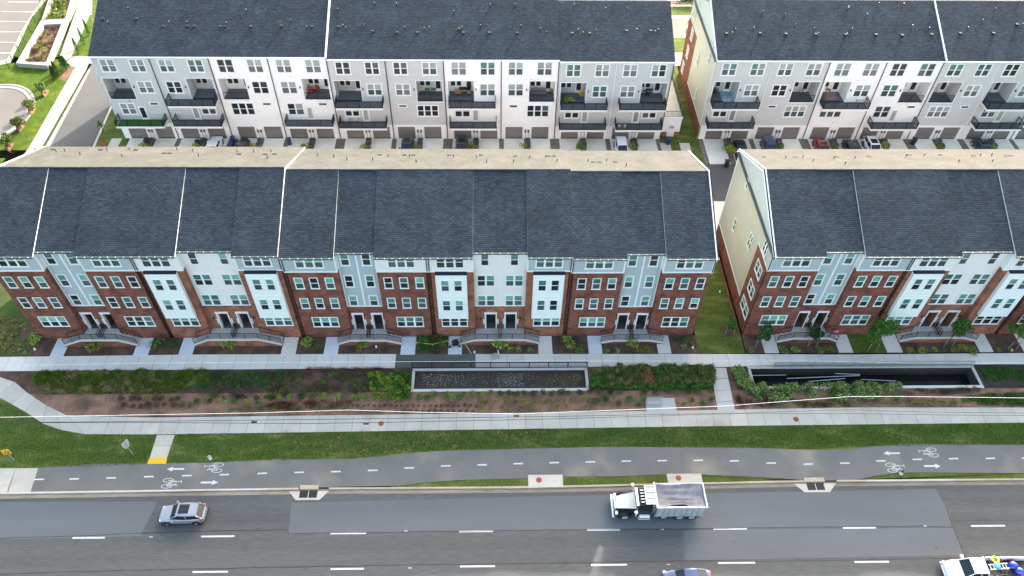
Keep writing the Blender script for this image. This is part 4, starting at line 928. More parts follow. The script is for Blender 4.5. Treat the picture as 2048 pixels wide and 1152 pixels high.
def shrub(kind, p, s, label, group, cat='shrub', sz=None, name='shrub'):
    s *= 1.55; o = put(name, rnd.choice(SH[kind]), None, p, rnd.uniform(0,6.3), label=label, category=cat, group=group); o.scale = (s, s, sz or s*rnd.uniform(.85,1.2)); return o
gA = 'small shrubs in rows between the pavements'
def row(L_, kind, s, label, group, jit=1.):
    def od(i): return 'leftmost' if i == 0 else '%d%s from the left,' % (i+1, 'th' if 10 <= (i+1)%100 <= 20 else {1:'st',2:'nd',3:'rd'}.get((i+1)%10,'th'))
    L_ = sorted(L_)
    for i_, (a, c) in enumerate(L_):
        p = G(a+rnd.uniform(-jit,jit), c+rnd.uniform(-jit*.5,jit*.5)); p.z = Zm; shrub(kind if isinstance(kind, str) else rnd.choice(kind), p, s*rnd.uniform(.8,1.2), (od(i_)+' '+label) if group and len(L_) < 30 else label, group)
z31 = lambda L_: z3(L_, 3.84, 0, 700)
row(z3([(935,380),(1012,378),(1065,378),(1190,378),(1247,382),(1317,380),(960,432),(1024,434),(1086,436),(1145,434),(1210,432),(1272,424),(1335,428),(1395,432)],3.84,0,700), 'brown', .62, 'of the round brown clumps in the mulch', 'brown clumps in the mulch')
row(z3([(1128,375),(1370,378),(1462,424),(1527,398),(1600,398)],3.84,0,700)+z3([(78,397),(184,394),(270,402),(365,402),(440,400),(533,362),(610,368),(685,366),(780,368),(860,370),(957,366),(1057,372)],3.84,400,700), ['green','green','dark','lime'], .62, 'of the small green shrubs, left rows', 'small green shrubs, left rows')
row(z3([(1182,370),(1245,378),(1290,378),(1340,380),(1385,378),(1460,365),(1500,375),(1555,375),(1600,352)],3.84,400,700)+z3([(20,372),(65,350),(152,373),(217,375),(260,345),(345,372),(400,375),(463,367),(500,352),(370,342),(560,340),(630,348),(700,332)],3.84,800,700), ['lime','green','lime'], .68, 'of the bright green shrubs by the basin left half', 'bright shrubs before the basin')
row(z3([(765,345),(832,342),(892,348),(962,340),(1030,344),(1100,338),(1168,338),(1235,342),(1300,342),(1388,340),(1460,326),(1530,328),(1610,330)],3.84,800,700), 'dark', .68, 'of the dark shrubs along the basin wall', 'dark shrubs along the basin wall')
row(z3([(620,400),(663,404),(745,397),(822,394),(890,402),(962,398),(1031,397),(1104,394),(1168,396),(1252,390),(1328,392),(1407,384),(1452,392),(628,456),(706,456),(783,452),(845,452),(925,456),(1006,452),(1066,446),(1150,440),(1218,446),(1285,438),(1430,446)],3.84,800,700), ['yellow','yellow','straw'], .55, 'of the yellow shrubs before the basin right half', 'yellow shrubs before the basin')
row([(a/3.84+800, 812) for a in range(12,600,44)]+[(a/3.84+800, 822) for a in range(30,600,48)]+[(700+a,812+rnd.uniform(-2,2)) for a in range(5,100,11)], 'brown', .32, 'tiny dark seedling clump in the mulch near the outer pavement', 'seedling clumps by the outer pavement', .6)
row(z3([(45,390),(78,330),(142,422),(165,320),(233,388),(335,322),(335,394),(292,434),(425,325),(520,330),(585,330),(645,424),(700,390),(672,322),(755,330),(787,430),(835,322),(852,387),(1497,1200)][:-1],3.84,1200,700)+z3([(1497,408),(1580,390)],3.84,800,700), ['green','dark'], .72, 'of the round shrubs around the bench', 'round shrubs around the bench')
row([(1545,808)], 'red', .5, 'reddish low clump left of the green tall plants', None)
row([(1600+a/3.84, 700+410/3.84) for a in (835,885,935,985,1035,1085,1140,1185)], 'straw', .62, 'of the dry tan tufts by the dark basin', 'tan grass tufts')
# front yard shrubs
yt = [(75,672,'lime',1.3,'lime shrub at the left corner of the first brick house'),(190,683,'yellow',1.5,'yellow and orange leaved shrub before the leftmost stoop'),(320,680,'green',1.35,'green shrub between the two blue walks at left'),(350,684,'dark',.8,'small dark shrub at the foot of the first white bay house'),(459,681,'lime',1.4,'lime shrub before the second stoop from the left'),(614,680,'lime',1.25,'lime shrub left of the third stoop'),(637,690,'green',.8,'low green shrub beside the lime shrub, third house'),(733,681,'lime',1.2,'lime shrub before the third stoop'),(718,693,'yellow',.7,'small yellow shrub left of the white marker, third bed'),(765,692,'green',.6,'small green shrub right of the white marker'),(1001,683,'lime',1.25,'tall lime shrub before the middle stoop'),(1020,697,'pale',.7,'pale flowering shrub right of the tall lime shrub'),(1038,696,'pale',.7,'pale flowering shrub, middle of three, before the middle stoop'),(1062,698,'pale',.6,'pale flowering shrub nearest the right walk of the middle house'),(980,697,'brown',.7,'brownish shrub left of the tall lime shrub'),(1137,680,'lime',1.2,'lime shrub between the fourth and fifth houses'),(1162,692,'green',.95,'green shrub left of the blue walk of the fifth house'),(1263,681,'lime',1.3,'lime shrub before the fifth stoop'),(1213,699,'lime',.6,'low lime shrub at the left of the fifth bed'),(1232,697,'pale',.7,'low pale shrub in the fifth bed'),(1277,696,'yellow',.6,'low yellow shrub right of centre in the fifth bed'),(1293,695,'yellow',.8,'low yellow shrub at the right of the fifth bed'),(1352,676,'dark',.7,'dark shrub at the right corner of the fifth house'),(1375,678,'lime',.8,'pale lime shrub at the right corner of the fifth house'),(1366,690,'pale',.6,'pale low shrub near the lawn gap'),(875,672,'brown',.9,'reddish brown shrub before the downspouts of the middle house'),(843,678,'green',.9,'green shrub in the grassy bed left of the stroller'),(882,682,'green',.85,'green shrub in the grassy bed right beside the stroller walk'),(870,698,'dark',.8,'low dark shrub in the grassy bed'),(1502,699,'lime',.5,'lime tuft in the first bed right of the lawn gap'),(1567,697,'lime',.8,'lime shrub in the bed before the cream gable house'),(1590,696,'lime',.75,'second lime shrub in the bed before the cream gable house'),(1640,697,'lime',.8,'lime shrub near the right end of the bed before the cream gable house'),(1658,694,'yellow',.8,'yellow shrub at the right end of the bed before the cream gable house'),(1817,697,'yellow',.75,'yellow shrub at the left of the bed before the right white bay house'),(1845,697,'yellow',.8,'second yellow shrub of the bed before the right white bay house'),(1868,696,'lime',.55,'small lime tuft in the bed before the right white bay house'),(1905,695,'yellow',.7,'fourth yellow shrub of the right white bay house bed'),(1925,694,'yellow',.8,'fifth yellow shrub of the right white bay house bed'),(1943,698,'lime',.9,'largest lime shrub at the right end of the right white bay house bed'),(1997,698,'lime',.45,'small lime tuft at the lower right bed'),(2020,698,'lime',.5,'lime tuft beside the white marker at far right')]
for a, c, k, s, lb in yt: p = G(a, c+8*s); p.z = -.03; shrub(k, p, s*1.1, lb, None, sz=s*1.45)
# rear strips: condensers, shrubs
ACm = MB(); ACm.box(-.36,-.36,0,.36,.36,.8); ACm.cyl((0,0,.8),(0,0,.83),.3,.3,14); ac0 = None
def condenser(p, lb, g='condensers on the garage strips'):
    global ac0
    if ac0 is None:
        t = thing('air_conditioner', lb, 'air conditioner', p, 0, g); b = MB(); b.box(-.36,-.36,0,.36,.36,.78)
        for k in range(6): b.box(-.37,-.37,.1+k*.11,.37,.37,.14+k*.11)
        obj('casing', b, 'ac', t); b = MB(); b.cyl((0,0,.78),(0,0,.80),.3,.3,14); obj('fan_guard', b, 'black', t); b = MB(); b.cyl((0,0,.80),(0,0,.83),.1,.1,8); obj('fan_hub', b, 'ac', t); ac0 = t
    else: t = copy_tree(ac0); t.location = p; t['label'] = lb
    return t
names = ['leftmost grey','second grey','first white','second white','white lounger','green chair','wooden chair','grey sofa','yellow chair','right corner']+['rug','blue car','armchair','white car','right seam','edge sofa','outermost']
for (x, h), nm in zip(strips, names):
    condenser((x+.1,36.5,.0), 'rear condenser of two behind the '+nm+' garage house'); condenser((x+.1,35.4,.0), 'front condenser of two behind the '+nm+' garage house')
    shrub(rnd.choice(['lime','yellow','lime','green']), (x-.5,34.9,0), rnd.uniform(.9,1.2), 'bushy shrub at the drive end behind the '+nm+' garage house', 'shrubs at the drive ends', sz=rnd.uniform(2.0,2.6))
def tree(label, p, hgt, cr, n, mt, group=None, leaf=.11, trunk=.07, stakes=False, cone=False):
    t = thing('tree', label, 'tree', p, 0, group); b = MB(); b.cyl((0,0,-.1),(.03,.02,hgt*.62),trunk,trunk*.5,8)
    for k in range(7):
        a = k*.9+rnd.random(); z = hgt*(.35+.06*k); b.cyl((.02,.01,z),(math.cos(a)*cr*.6, math.sin(a)*cr*.6, z+hgt*.2), trunk*.35, .012, 5)
    obj('trunk', b, 'bark', t)
    if cone:
        def fn():
            z = rnd.random()**.8; r = cr*(1-z)**.6*math.sqrt(rnd.uniform(.3,1)); a = rnd.uniform(0,6.3); return (math.cos(a)*r, math.sin(a)*r, .15+z*(hgt-.15))
    else:
        L_ = [(Vector((rnd.uniform(-.55,.55)*cr, rnd.uniform(-.55,.55)*cr, hgt*rnd.uniform(.48,.86))), rnd.uniform(.3,.55)) for _ in range(9)]
        def fn():
            c, k = rnd.choice(L_); v = Vector((rnd.gauss(0,1), rnd.gauss(0,1), rnd.gauss(0,1))).normalized()*rnd.uniform(.3,1)**.4; return c+Vector((v.x*cr*k, v.y*cr*k, v.z*cr*k*1.25))
    b = MB(); b.leaves(n, fn, leaf); obj('crown', b, mt, t)
    if stakes:
        for s in (-.5,.5): b = MB(); b.cyl((s,-.3,-.05),(s*.9,-.25,1.3),.03,.03,6); obj('stake', b, 'wood', t)
    return t
tree('small dark tree on stakes before the first window right of the lawn gap', G(1518,690,-.03), 3.8, .95, 2400, 'leaf_dark', stakes=True)
tree('small dark tree before the stoop of the cream gable house', G(1622,690,-.03), 3.1, .85, 2000, 'leaf_dark', stakes=True)
tree('tall leafy tree on stakes left of the right white bay house', G(1742,698,-.03), 6.0, 1.55, 5200, 'leaf_green', stakes=True)
tree('leafy young tree before the stoop of the right white bay house', G(1893,690,-.03), 4.8, 1.4, 4200, 'leaf_green', stakes=True)
tree('tree at the right edge beside the last downspouts', G(2022,694,-.03), 5.2, 1.6, 4200, 'leaf_green', stakes=True)
p = G(1458,664); tree('young tree in a mulch ring on the lawn gap between the front rows', p, 2.4, .75, 800, 'leaf_green', stakes=True)
b = MB(); b.cyl((p.x,p.y,-.03),(p.x,p.y,.01),.85,.8,20); obj('mulch_ring', b, 'mulch', kind='structure')
p = G(58,662); b = MB(); b.cyl((p.x,p.y,-.03),(p.x,p.y,.02),1.2,1.1,18); obj('mulch_ring', b, 'mulch', kind='structure')
for i, (a, c) in enumerate(((93,188),(67,223),(44,258),(22,295))):
    p = G(a,c); tree(['back','second','third','front'][i]+' round bush tree of the lit lawn row of four', p, 2.1, 1.05, 1500, 'leaf_mix', 'round trees on the bright lawn', leaf=.12)
    b = MB(); b.cyl((p.x,p.y,-.03),(p.x+.1,p.y,.03),.95,.85,18); obj('mulch_ring', b, 'mulch_sun', kind='structure')
for i, (a, c, h_) in enumerate(((112,158,2.6),(117,152,2.8),(135,138,2.5),(128,134,2.3))): tree(['nearest','second','rightmost','rear'][i]+' cone evergreen in the cluster by the planter corner', G(a,c), h_, .55, 1500, 'leaf_dark', 'cone evergreens by the planter', leaf=.08, cone=True)
sheet('evergreen_bed', px([(118,160),(136,132),(152,134),(130,162)]), .02, 'mulch_sun')
for i, (a, c) in enumerate(((158,107),(169,88),(179,70))): tree(['nearest','middle','rear'][i]+' slim cypress beside the roof corner of the left block', G(a,c), 3.0, .38, 1100, 'leaf_green', 'slim cypresses', leaf=.07, cone=True)
for I, zz, nn, kinds in ((pl1[0],pl1[1],34,['straw','yellow','brown']),(pl2[0],pl2[1],45,['pale','green','straw','lime'])):
    for _ in range(nn):
        u, v = rnd.uniform(.1,.9), rnd.uniform(.05,.95); p = I[0].lerp(I[1],u).lerp(I[3].lerp(I[2],u),v); p.z = zz; shrub(rnd.choice(kinds), p, rnd.uniform(.5,.9) if nn < 40 else rnd.uniform(.8,1.3), 'leafy clump growing in a white walled planter', 'clumps in the white planters')
p = G(206,262); tree('staked sapling in the grass at the left corner garage', p, 1.8, .5, 250, 'leaf_lime', stakes=True)
tree('thin pale leaved street tree in the gap between the rear blocks', G(1374,95), 6.0, .9, 1300, 'leaf_lime', leaf=.1)
for i, a in enumerate((1362,1372,1382)): p = G(a, 8); shrub('dark', p, 1.6, 'dark hedge bush in the far bed, number '+['left','middle','right'][i]+' of three' if 0 else ['left','middle','right'][i]+' dark bush of three in the far bed at the top edge', 'dark bushes in the far bed')
# masses nobody could count
def cover(name, label, polys, n, size, mt, h0, h1, up=.3, cat='plants', stalk=False):
    b = MB()
    for P in polys:
        Q = [G(*p) for p in P]; xs_ = [q.x for q in Q]; ys_ = [q.y for q in Q]
        nn = int(n*3.0/len(polys));  cnt = 0; clump = [(rnd.uniform(min(xs_),max(xs_)), rnd.uniform(min(ys_),max(ys_)), rnd.uniform(.3,.8), rnd.uniform(.5,1)) for _ in range(int(14+(max(xs_)-min(xs_))*(2.0 if name in ('tall_grasses','ground_cover','shrub_mass') else 4.0)))]
        def inside(x, y):
            c = False; j = len(Q)-1
            for i in range(len(Q)):
                if (Q[i].y > y) != (Q[j].y > y) and x < (Q[j].x-Q[i].x)*(y-Q[i].y)/(Q[j].y-Q[i].y)+Q[i].x: c = not c
                j = i
            return c
        while cnt < nn:
            cx, cy, r, k = rnd.choice(clump); x, y = rnd.gauss(cx, r*.6), rnd.gauss(cy, r*.5)
            cnt += 1
            if not inside(x+rnd.gauss(0,.14), y+rnd.gauss(0,.12)): continue
            d = math.hypot(x-cx, y-cy)/r; z = h0+(h1*k)*max(0, 1-d*.6)*rnd.uniform(.3,1)
            if stalk:
                a = rnd.uniform(0,3.1); k = rnd.uniform(.012,.03); hh = z*rnd.uniform(.8,1.5)+.1; lx, ly = rnd.gauss(0,.12), rnd.gauss(0,.12); b.face([(x-math.cos(a)*k,y-math.sin(a)*k,0),(x+math.cos(a)*k,y+math.sin(a)*k,0),(x+lx,y+ly,hh)])
            else: b.leaves(1, lambda: (x, y, z), size*1.05, 0, up)
    o = obj(name, b, mt, kind='stuff', label=label, category=cat); return o
cover('tall_grasses', 'mixed yellow green grasses and perennials in the left bed', [[(70,742),(420,742),(420,764),(330,785),(75,787)]], 15000, .06, 'leaf_grassy', 0, .5)
cover('tall_grasses', 'pale straw grasses among the left bed perennials', [[(95,750),(340,744),(330,785),(90,786)]], 12000, .07, 'leaf_straw', .1, .8, stalk=True)
cover('tall_grasses', 'yellow green upright stalks among the left bed perennials', [[(70,744),(420,742),(420,768),(330,787),(75,787)]], 14000, .07, 'leaf_lime', .1, .8, stalk=True)
cover('tall_grasses', 'straw coloured stalks poking from the dense hedge', [[(1185,736),(1425,737),(1428,770),(1200,775)]], 4000, .07, 'leaf_straw', .4, 1.0, stalk=True)
cover('ground_cover', 'sparse mixed weeds in the brown bed left of the basin', [[(420,742),(735,742),(735,790),(420,800)]], 2600, .06, 'leaf_mix', 0, .25)
cover('ground_cover', 'dead twigs in the brown bed left of the basin', [[(420,742),(735,742),(735,800),(420,800)]], 3000, .06, 'leaf_brown', 0, .3, stalk=True)
cover('weeds', 'yellow tips in the front lawn', [[(560,862),(1100,858),(1100,890),(560,912)]], 1800, .05, 'leaf_straw', 0, .08, stalk=True)
cover('perennials', 'dark green perennials right of the grasses', [[(330,744),(600,742),(520,775),(340,782)]], 3500, .07, 'leaf_dark', 0, .4)
cover('shrub_mass', 'bright green shrub mass left of the long basin', [[(738,748),(800,745),(822,780),(800,806),(745,785)]], 6000, .08, 'leaf_lime', 0, .8)
cover('shrub_mass', 'green shrubs between the basin and the bed centre', [[(740,748),(765,748),(762,775),(738,775)],[(790,745),(822,745),(822,800),(780,800)]], 5000, .08, 'leaf_green', 0, .7)
cover('hedge', 'dense green hedge right of the long basin', [[(1180,733),(1425,735),(1430,768),(1390,782),(1250,778),(1180,775)]], 17000, .085, 'leaf_green', .1, .85)
cover('hedge', 'olive tips of the dense hedge right of the long basin', [[(1230,735),(1425,737),(1428,770),(1280,772)]], 6000, .08, 'leaf_mix', .4, .8)
cover('red_shrub', 'orange red shrub in the dense green hedge', [[(1286,748),(1306,748),(1306,775),(1286,775)]], 420, .08, 'leaf_orange', .5, .7)
cover('broadleaf_plants', 'tall pale green broadleaf plants before the dark water basin', [[(1460,738),(1482,742),(1505,775),(1800,772),(1805,800),(1530,808),(1480,775)]], 15000, .10, 'leaf_pale', .3, 1.2)
cover('broadleaf_plants', 'darker green leaves among the tall broadleaf plants', [[(1458,740),(1482,745),(1510,780),(1800,774),(1800,800),(1540,808),(1480,778)]], 8000, .10, 'leaf_green', .1, .8)
cover('red_ground_cover', 'dark red ground cover in the bed left of centre', [[(520,805),(700,800),(705,815),(620,820),(515,818)]], 2400, .05, 'leaf_red', 0, .28)
cover('red_ground_cover', 'reddish ground cover under the tall broadleaf plants', [[(1470,785),(1530,795),(1700,806),(1700,815),(1475,815)]], 2600, .055, 'leaf_red', 0, .25)
cover('ground_cover', 'olive ground cover along the outer pavement', [[(500,812),(700,810),(700,825),(420,826)],[(1540,806),(1800,803),(1800,812),(1540,814)]], 3000, .05, 'leaf_mix', 0, .25)
cover('ground_cover', 'dark green ground cover right of the dark water basin', [[(1960,735),(2080,735),(2080,760),(1975,762)],[(1930,790),(2080,785),(2080,812),(1925,808)]], 6000, .07, 'leaf_green', 0, .35)
cover('ground_cover', 'dull leaves in the grassy bed left of the stroller', [[(836,672),(896,672),(896,706),(833,706)]], 2200, .05, 'leaf_green', 0, .2)
cover('ground_cover', 'brown stems along the dark basin edge', [[(1800,775),(1960,773),(1960,785),(1810,792)]], 1500, .06, 'leaf_brown', 0, .3)
cover('weeds', 'dry trampled weeds in the lawn left of the front row', [[(0,630),(50,640),(60,705),(0,705)]], 2500, .06, 'leaf_straw', 0, .1)
cover('brown_stalks', 'dark brown stalks overhanging the pavement edge', [[(612,735),(790,735),(790,741),(612,741)]], 1600, .045, 'leaf_red', 0, .25)
# grass blades on the front lawns
def blades(label, P, n, mt, h=.09):
    Q = [G(*p) for p in P]; xs_ = [q.x for q in Q]; ys_ = [q.y for q in Q]; b = MB(); c = 0
    tp = [(q.x, q.y) for q in Q[:len(Q)//2]]; bt = [(q.x, q.y) for q in Q[len(Q)//2:][::-1]]
    for _ in range(n):
        x = rnd.uniform(tp[0][0], tp[-1][0])
        if G(298,915).x-.1 < x < G(334,915).x+.35: continue
        y = interp(bt, x)+(interp(tp, x)-interp(bt, x))*rnd.random(); a = rnd.uniform(0,3.1); k = rnd.uniform(.02,.05); hh = h*rnd.uniform(.5,1.4)
        dx, dy = math.cos(a)*k, math.sin(a)*k; b.face([(x-dx,y-dy,-.01),(x+dx,y+dy,-.01),(x+rnd.uniform(-.05,.05),y+rnd.uniform(-.05,.05),hh)])
    obj('grass', b, mt, kind='stuff', label=label, category='grass')
blades('mown green grass on the long front lawn', [(-20,800),(50,826),(122,862),(170,869),(700,864),(1350,854),(2060,846),(2060,889),(1740,893),(1600,898),(1200,893),(830,904),(700,917),(-20,939)], 60000, 'leaf_green', .07)
blades('lighter tufts in the long front lawn', [(700,866),(1000,861),(1350,856),(2060,848),(2060,880),(1500,890),(1000,893),(700,905)], 9000, 'leaf_mix', .07)
blades('grass on the lit lawn at the upper left', [(0,140),(60,140),(110,145),(58,290),(40,295),(0,298)], 15, 'leaf_lime', .06)

# ------------------------------------------------------------------ vehicles (nose towards -x, wheels on z = 0)
def wheel(par, x, y, r, wd=.22, dark=False, rim='chrome', name='wheel'):
    s = 1 if y > 0 else -1
    w_ = put(name, None, par, (x, y, r)); b = MB(); b.cyl((0,-wd/2,0),(0,wd/2,0), r, r, 20); o = obj('tyre', b, 'rubber', w_); smooth(o, bevel=.03)
    b = MB(); b.cyl((0,s*(wd/2-.01),0),(0,s*(wd/2+.008),0), r*.60, r*.60, 16); b.cyl((0,s*(wd/2),0),(0,s*(wd/2+.02),0), r*.18, r*.18, 8)
    for k in range(5):
        a = k*1.2566; b.beam((0,s*(wd/2+.014),0),(math.cos(a)*r*.62, s*(wd/2+.014), math.sin(a)*r*.62), .06, .02, 1)
    obj('rim', b, ['plastic' if dark else rim, rim], w_); return w_
def car(label, L, W, Hh, col, kind, loc, rz, glassroof=False, bins=None, roofcol=None, group='cars parked on the drives', z=0.):
    pm = paint('paint_'+col[0], col[1], col[2]); t = thing('parked_car' if group else 'car', label, 'car', loc, rz, group); w = W/2
    suv = kind == 'suv'; zb = Hh*.62 if suv else Hh*.59; gc = .17
    # stations: x, z low, z belt, z top centre, half width
    hx = L*(.27 if suv else .27)
    st = [(0,.40,.60,.62,.50*w),(.06,.32,.70,.73,.68*w),(.20,.26,.78,.82,.83*w),(.48,gc,.86*zb,.90*zb,.95*w),(hx,gc,.96*zb,1.0*zb,w),(L*.42,gc,zb,zb+.01,w),(L*.62,gc,zb+.02,zb+.03,w),(L*.84,gc,zb+.05,zb+.06,.985*w),(L-.40,gc,zb+.04,zb+.06,.94*w),(L-.14,.24,zb*.98,zb*1.0,.84*w),(L-.03,.34,zb*.80,zb*.82,.72*w),(L,.45,zb*.62,zb*.64,.58*w)]
    b = MB(); n = 12
    for x, zl, zq, zt, hw in st:
        x -= L/2; ring = [(-.90,zl),(-1.0,zl+.14),(-1.0,(zl+zq)/2+.06),(-.965,zq-.05),(-.87,zq),(-.45,zt+.015),(.45,zt+.015),(.87,zq),(.965,zq-.05),(1.0,(zl+zq)/2+.06),(1.0,zl+.14),(.90,zl)]
        b.v += [(x, hw*a, z_) for a, z_ in ring]
    for i in range(len(st)-1):
        for k in range(n): a = i*n+k; c = i*n+(k+1) % n; b.f.append((a, c, c+n, a+n)); b.m.append(0)
    b.f.append(tuple(range(n-1,-1,-1))); b.m.append(0); b.f.append(tuple((len(st)-1)*n+k for k in range(n))); b.m.append(0)
    b.f = [f[::-1] for f in b.f]
    smooth(obj('body', b, pm, t), 1)
    # sill cladding
    b = MB(); b.box(-L/2+.25,-w*.985,.15,L/2-.25,w*.985,.33); obj('sill', b, 'plastic' if suv else pm, t)
    # glasshouse
    xf, xr_ = (L*.265, L*.97) if suv else (L*.27, L*.90); rf, rr = (L*.44, L*.86) if suv else (L*.44, L*.70)
    zt = Hh-.03; a, c, d, e = xf-L/2, xr_-L/2, rf-L/2, rr-L/2; wb, wt = w*.90, w*.76
    P = [(a,-wb*.86,zb*.97),(a,wb*.86,zb*.97),(c,wb*.90,zb+.02),(c,-wb*.90,zb+.02),(d,-wt,zt-.03),(d,wt,zt-.03),(e,wt*.95,zt-.04),(e,-wt*.95,zt-.04)]
    b = MB(); M_ = [Vector(p) for p in P]; mid0 = (M_[0]+M_[3])/2; 
    b.v = [tuple(p) for p in M_]
    # widen the middle of the beltline
    b.v += [((a+c)/2-.1,-wb,zb+.01),((a+c)/2-.1,wb,zb+.01),((d+e)/2,-wt*1.02,zt),((d+e)/2,wt*1.02,zt)]
    for f in ((0,4,5,1),(3,2,6,7),(0,8,10,4),(8,3,7,10),(1,5,11,9),(9,11,6,2),(4,10,11,5),(10,7,6,11)): b.f.append(f[::-1]); b.m.append(0)
    obj('glass', b, 'car_glass', t)
    b = MB(); rt = 'car_glass' if 0 else pm; k = .05
    b.v = [(d-k*2,-wt*.97,zt-.035),(d-k*2,wt*.97,zt-.035),((d+e)/2,-wt*1.06,zt-.01),((d+e)/2,wt*1.06,zt-.01),(e+k,-wt*.98,zt-.05),(e+k,wt*.98,zt-.05),(d,-wt*.8,zt+.035),(d,wt*.8,zt+.035),((d+e)/2,-wt*.85,zt+.055),((d+e)/2,wt*.85,zt+.055),(e,-wt*.8,zt+.03),(e,wt*.8,zt+.03)]
    for f in ((6,8,9,7),(8,10,11,9),(0,6,7,1),(4,5,11,10),(0,2,8,6),(2,4,10,8),(1,7,9,3),(3,9,11,5)): b.f.append(f[::-1]); b.m.append(0)
    roof = obj('roof', b, pm if roofcol is None else roofcol, t)
    if glassroof: b = MB(); g0, g1 = d+.14, d+(e-d)*.60; b.box(g0,-wt*.68,zt+.045,g1,wt*.68,zt+.066); obj('glass_roof', b, 'car_glass', roof)
    b = MB()
    for s in (-1,1):
        b.beam((a,s*wb*.86,zb*.97),(d,s*wt,zt-.02),.07,.05); b.beam((c,s*wb*.9,zb+.02),(e,s*wt*.95,zt-.03),.13,.07); xm = (d+e)/2-.1; b.beam((xm+.05,s*wb,zb),(xm,s*wt*1.03,zt),.06,.05)
    b.beam((a,-wb*.86,zb*.97),(a,wb*.86,zb*.97),.05,.05)
    obj('pillar', b, pm, t, kind='stuff')
    for s in (-1,1):
        b = MB(); b.box(a+.32,s*(w+.03),zb+.0,a+.50,s*(w+.2),zb+.14); o = obj('mirror', b, pm, t)
        b = MB(); b.box(-L/2+.16,s*w*.50,.62,-L/2+.42,s*w*.84,.76); obj('headlight', b, 'clear_lamp', t)
        b = MB()
        if suv: b.box(L/2-.34,s*w*.72,zb*.84,L/2-.10,s*w*.90,zb*1.03); b.box(L/2-.42,s*w*.74,zb*1.03,L/2-.28,s*w*.84,Hh*.84)
        else: b.box(L/2-.22,s*w*.5,zb*.74,L/2-.03,s*w*.90,zb*.88)
        obj('tail_light', b, 'red_lamp', t)
    b = MB(); b.box(-L/2-.005,-w*.45,.36,-L/2+.15,w*.45,.56); obj('grille', b, 'plastic', t)
    b = MB(); b.box(L/2-.12,-w*.7,.28,L/2+.01,w*.7,.46); obj('rear_bumper', b, 'plastic', t)
    r = .35 if suv else .33
    for x in (-L/2+L*.19, L/2-L*.185):
        for s in (-1,1):
            b = MB(); b.cyl((x,s*(w-.20),r+.02),(x,s*(w+.004),r+.02), r+.07, r+.07, 20); obj('wheel_arch', b, 'plastic', t)
            wheel(t, x, s*(w-.09), r, dark=suv)
    return t
Z0 = ZR+.005
sx = (G(315,1046,.2).x+G(413,1046,.2).x)/2
car('silver compact suv with black roof glass driving on the left of the road', 4.45, 1.86, 1.62, ('silver',(.33,.35,.39),.4), 'suv', (7.33,-22.2,Z0), R(.5), True, group=None)
car('blue car cut by the bottom edge below the dump truck', 4.7, 1.82, 1.45, ('blue',(.03,.05,.12),.3), 'sedan', (55.6,-29.15,Z0), 0, group=None)
pc = [('white car nose to the garage behind the second grey garage house', (-3.3,35.0),-90,'sedan',('white',(.72,.74,.78),.1),False),
 ('black car half hidden by the shrub behind the first white garage house',(.75,34.6),-90,'sedan',('black1',(.02,.02,.022),.2),False),
 ('dark grey suv behind the green chair garage house',(25.0,34.7),90,'suv',('dark1',(.035,.04,.045),.3),True),
 ('dark grey suv behind the wooden chair garage house',(33.0,34.7),90,'suv',('dark2',(.04,.043,.047),.3),True),
 ('white suv nose out behind the right corner garage house',(56.6,34.4),90,'suv',('white2',(.75,.76,.78),.1),False),
 ('black car leftmost of the right block drives',(74.3,34.3),90,'sedan',('black2',(.015,.015,.018),.3),True),
 ('dark blue suv on the right block drives',(78.7,34.6),90,'suv',('navy',(.03,.05,.12),.3),False),
 ('red car on the right block drives',(86.6,34.6),90,'sedan',('red',(.38,.015,.03),.3),True),
 ('black car right of the red car',(91.0,34.3),90,'sedan',('black3',(.018,.018,.02),.3),False),
 ('white suv with black roof glass on the right block drives',(94.2,34.6),90,'suv',('white3',(.76,.76,.76),.1),True),
 ('dark blue car at the right end of the drives',(110.9,34.6),90,'sedan',('navy2',(.03,.05,.08),.3),True)]
for lb, (x, y), rz, kd, c, gr in pc: car(lb, 4.6, 1.85, 1.66 if kd == 'suv' else 1.45, c, kd, (x,y,.012), R(rz), gr)

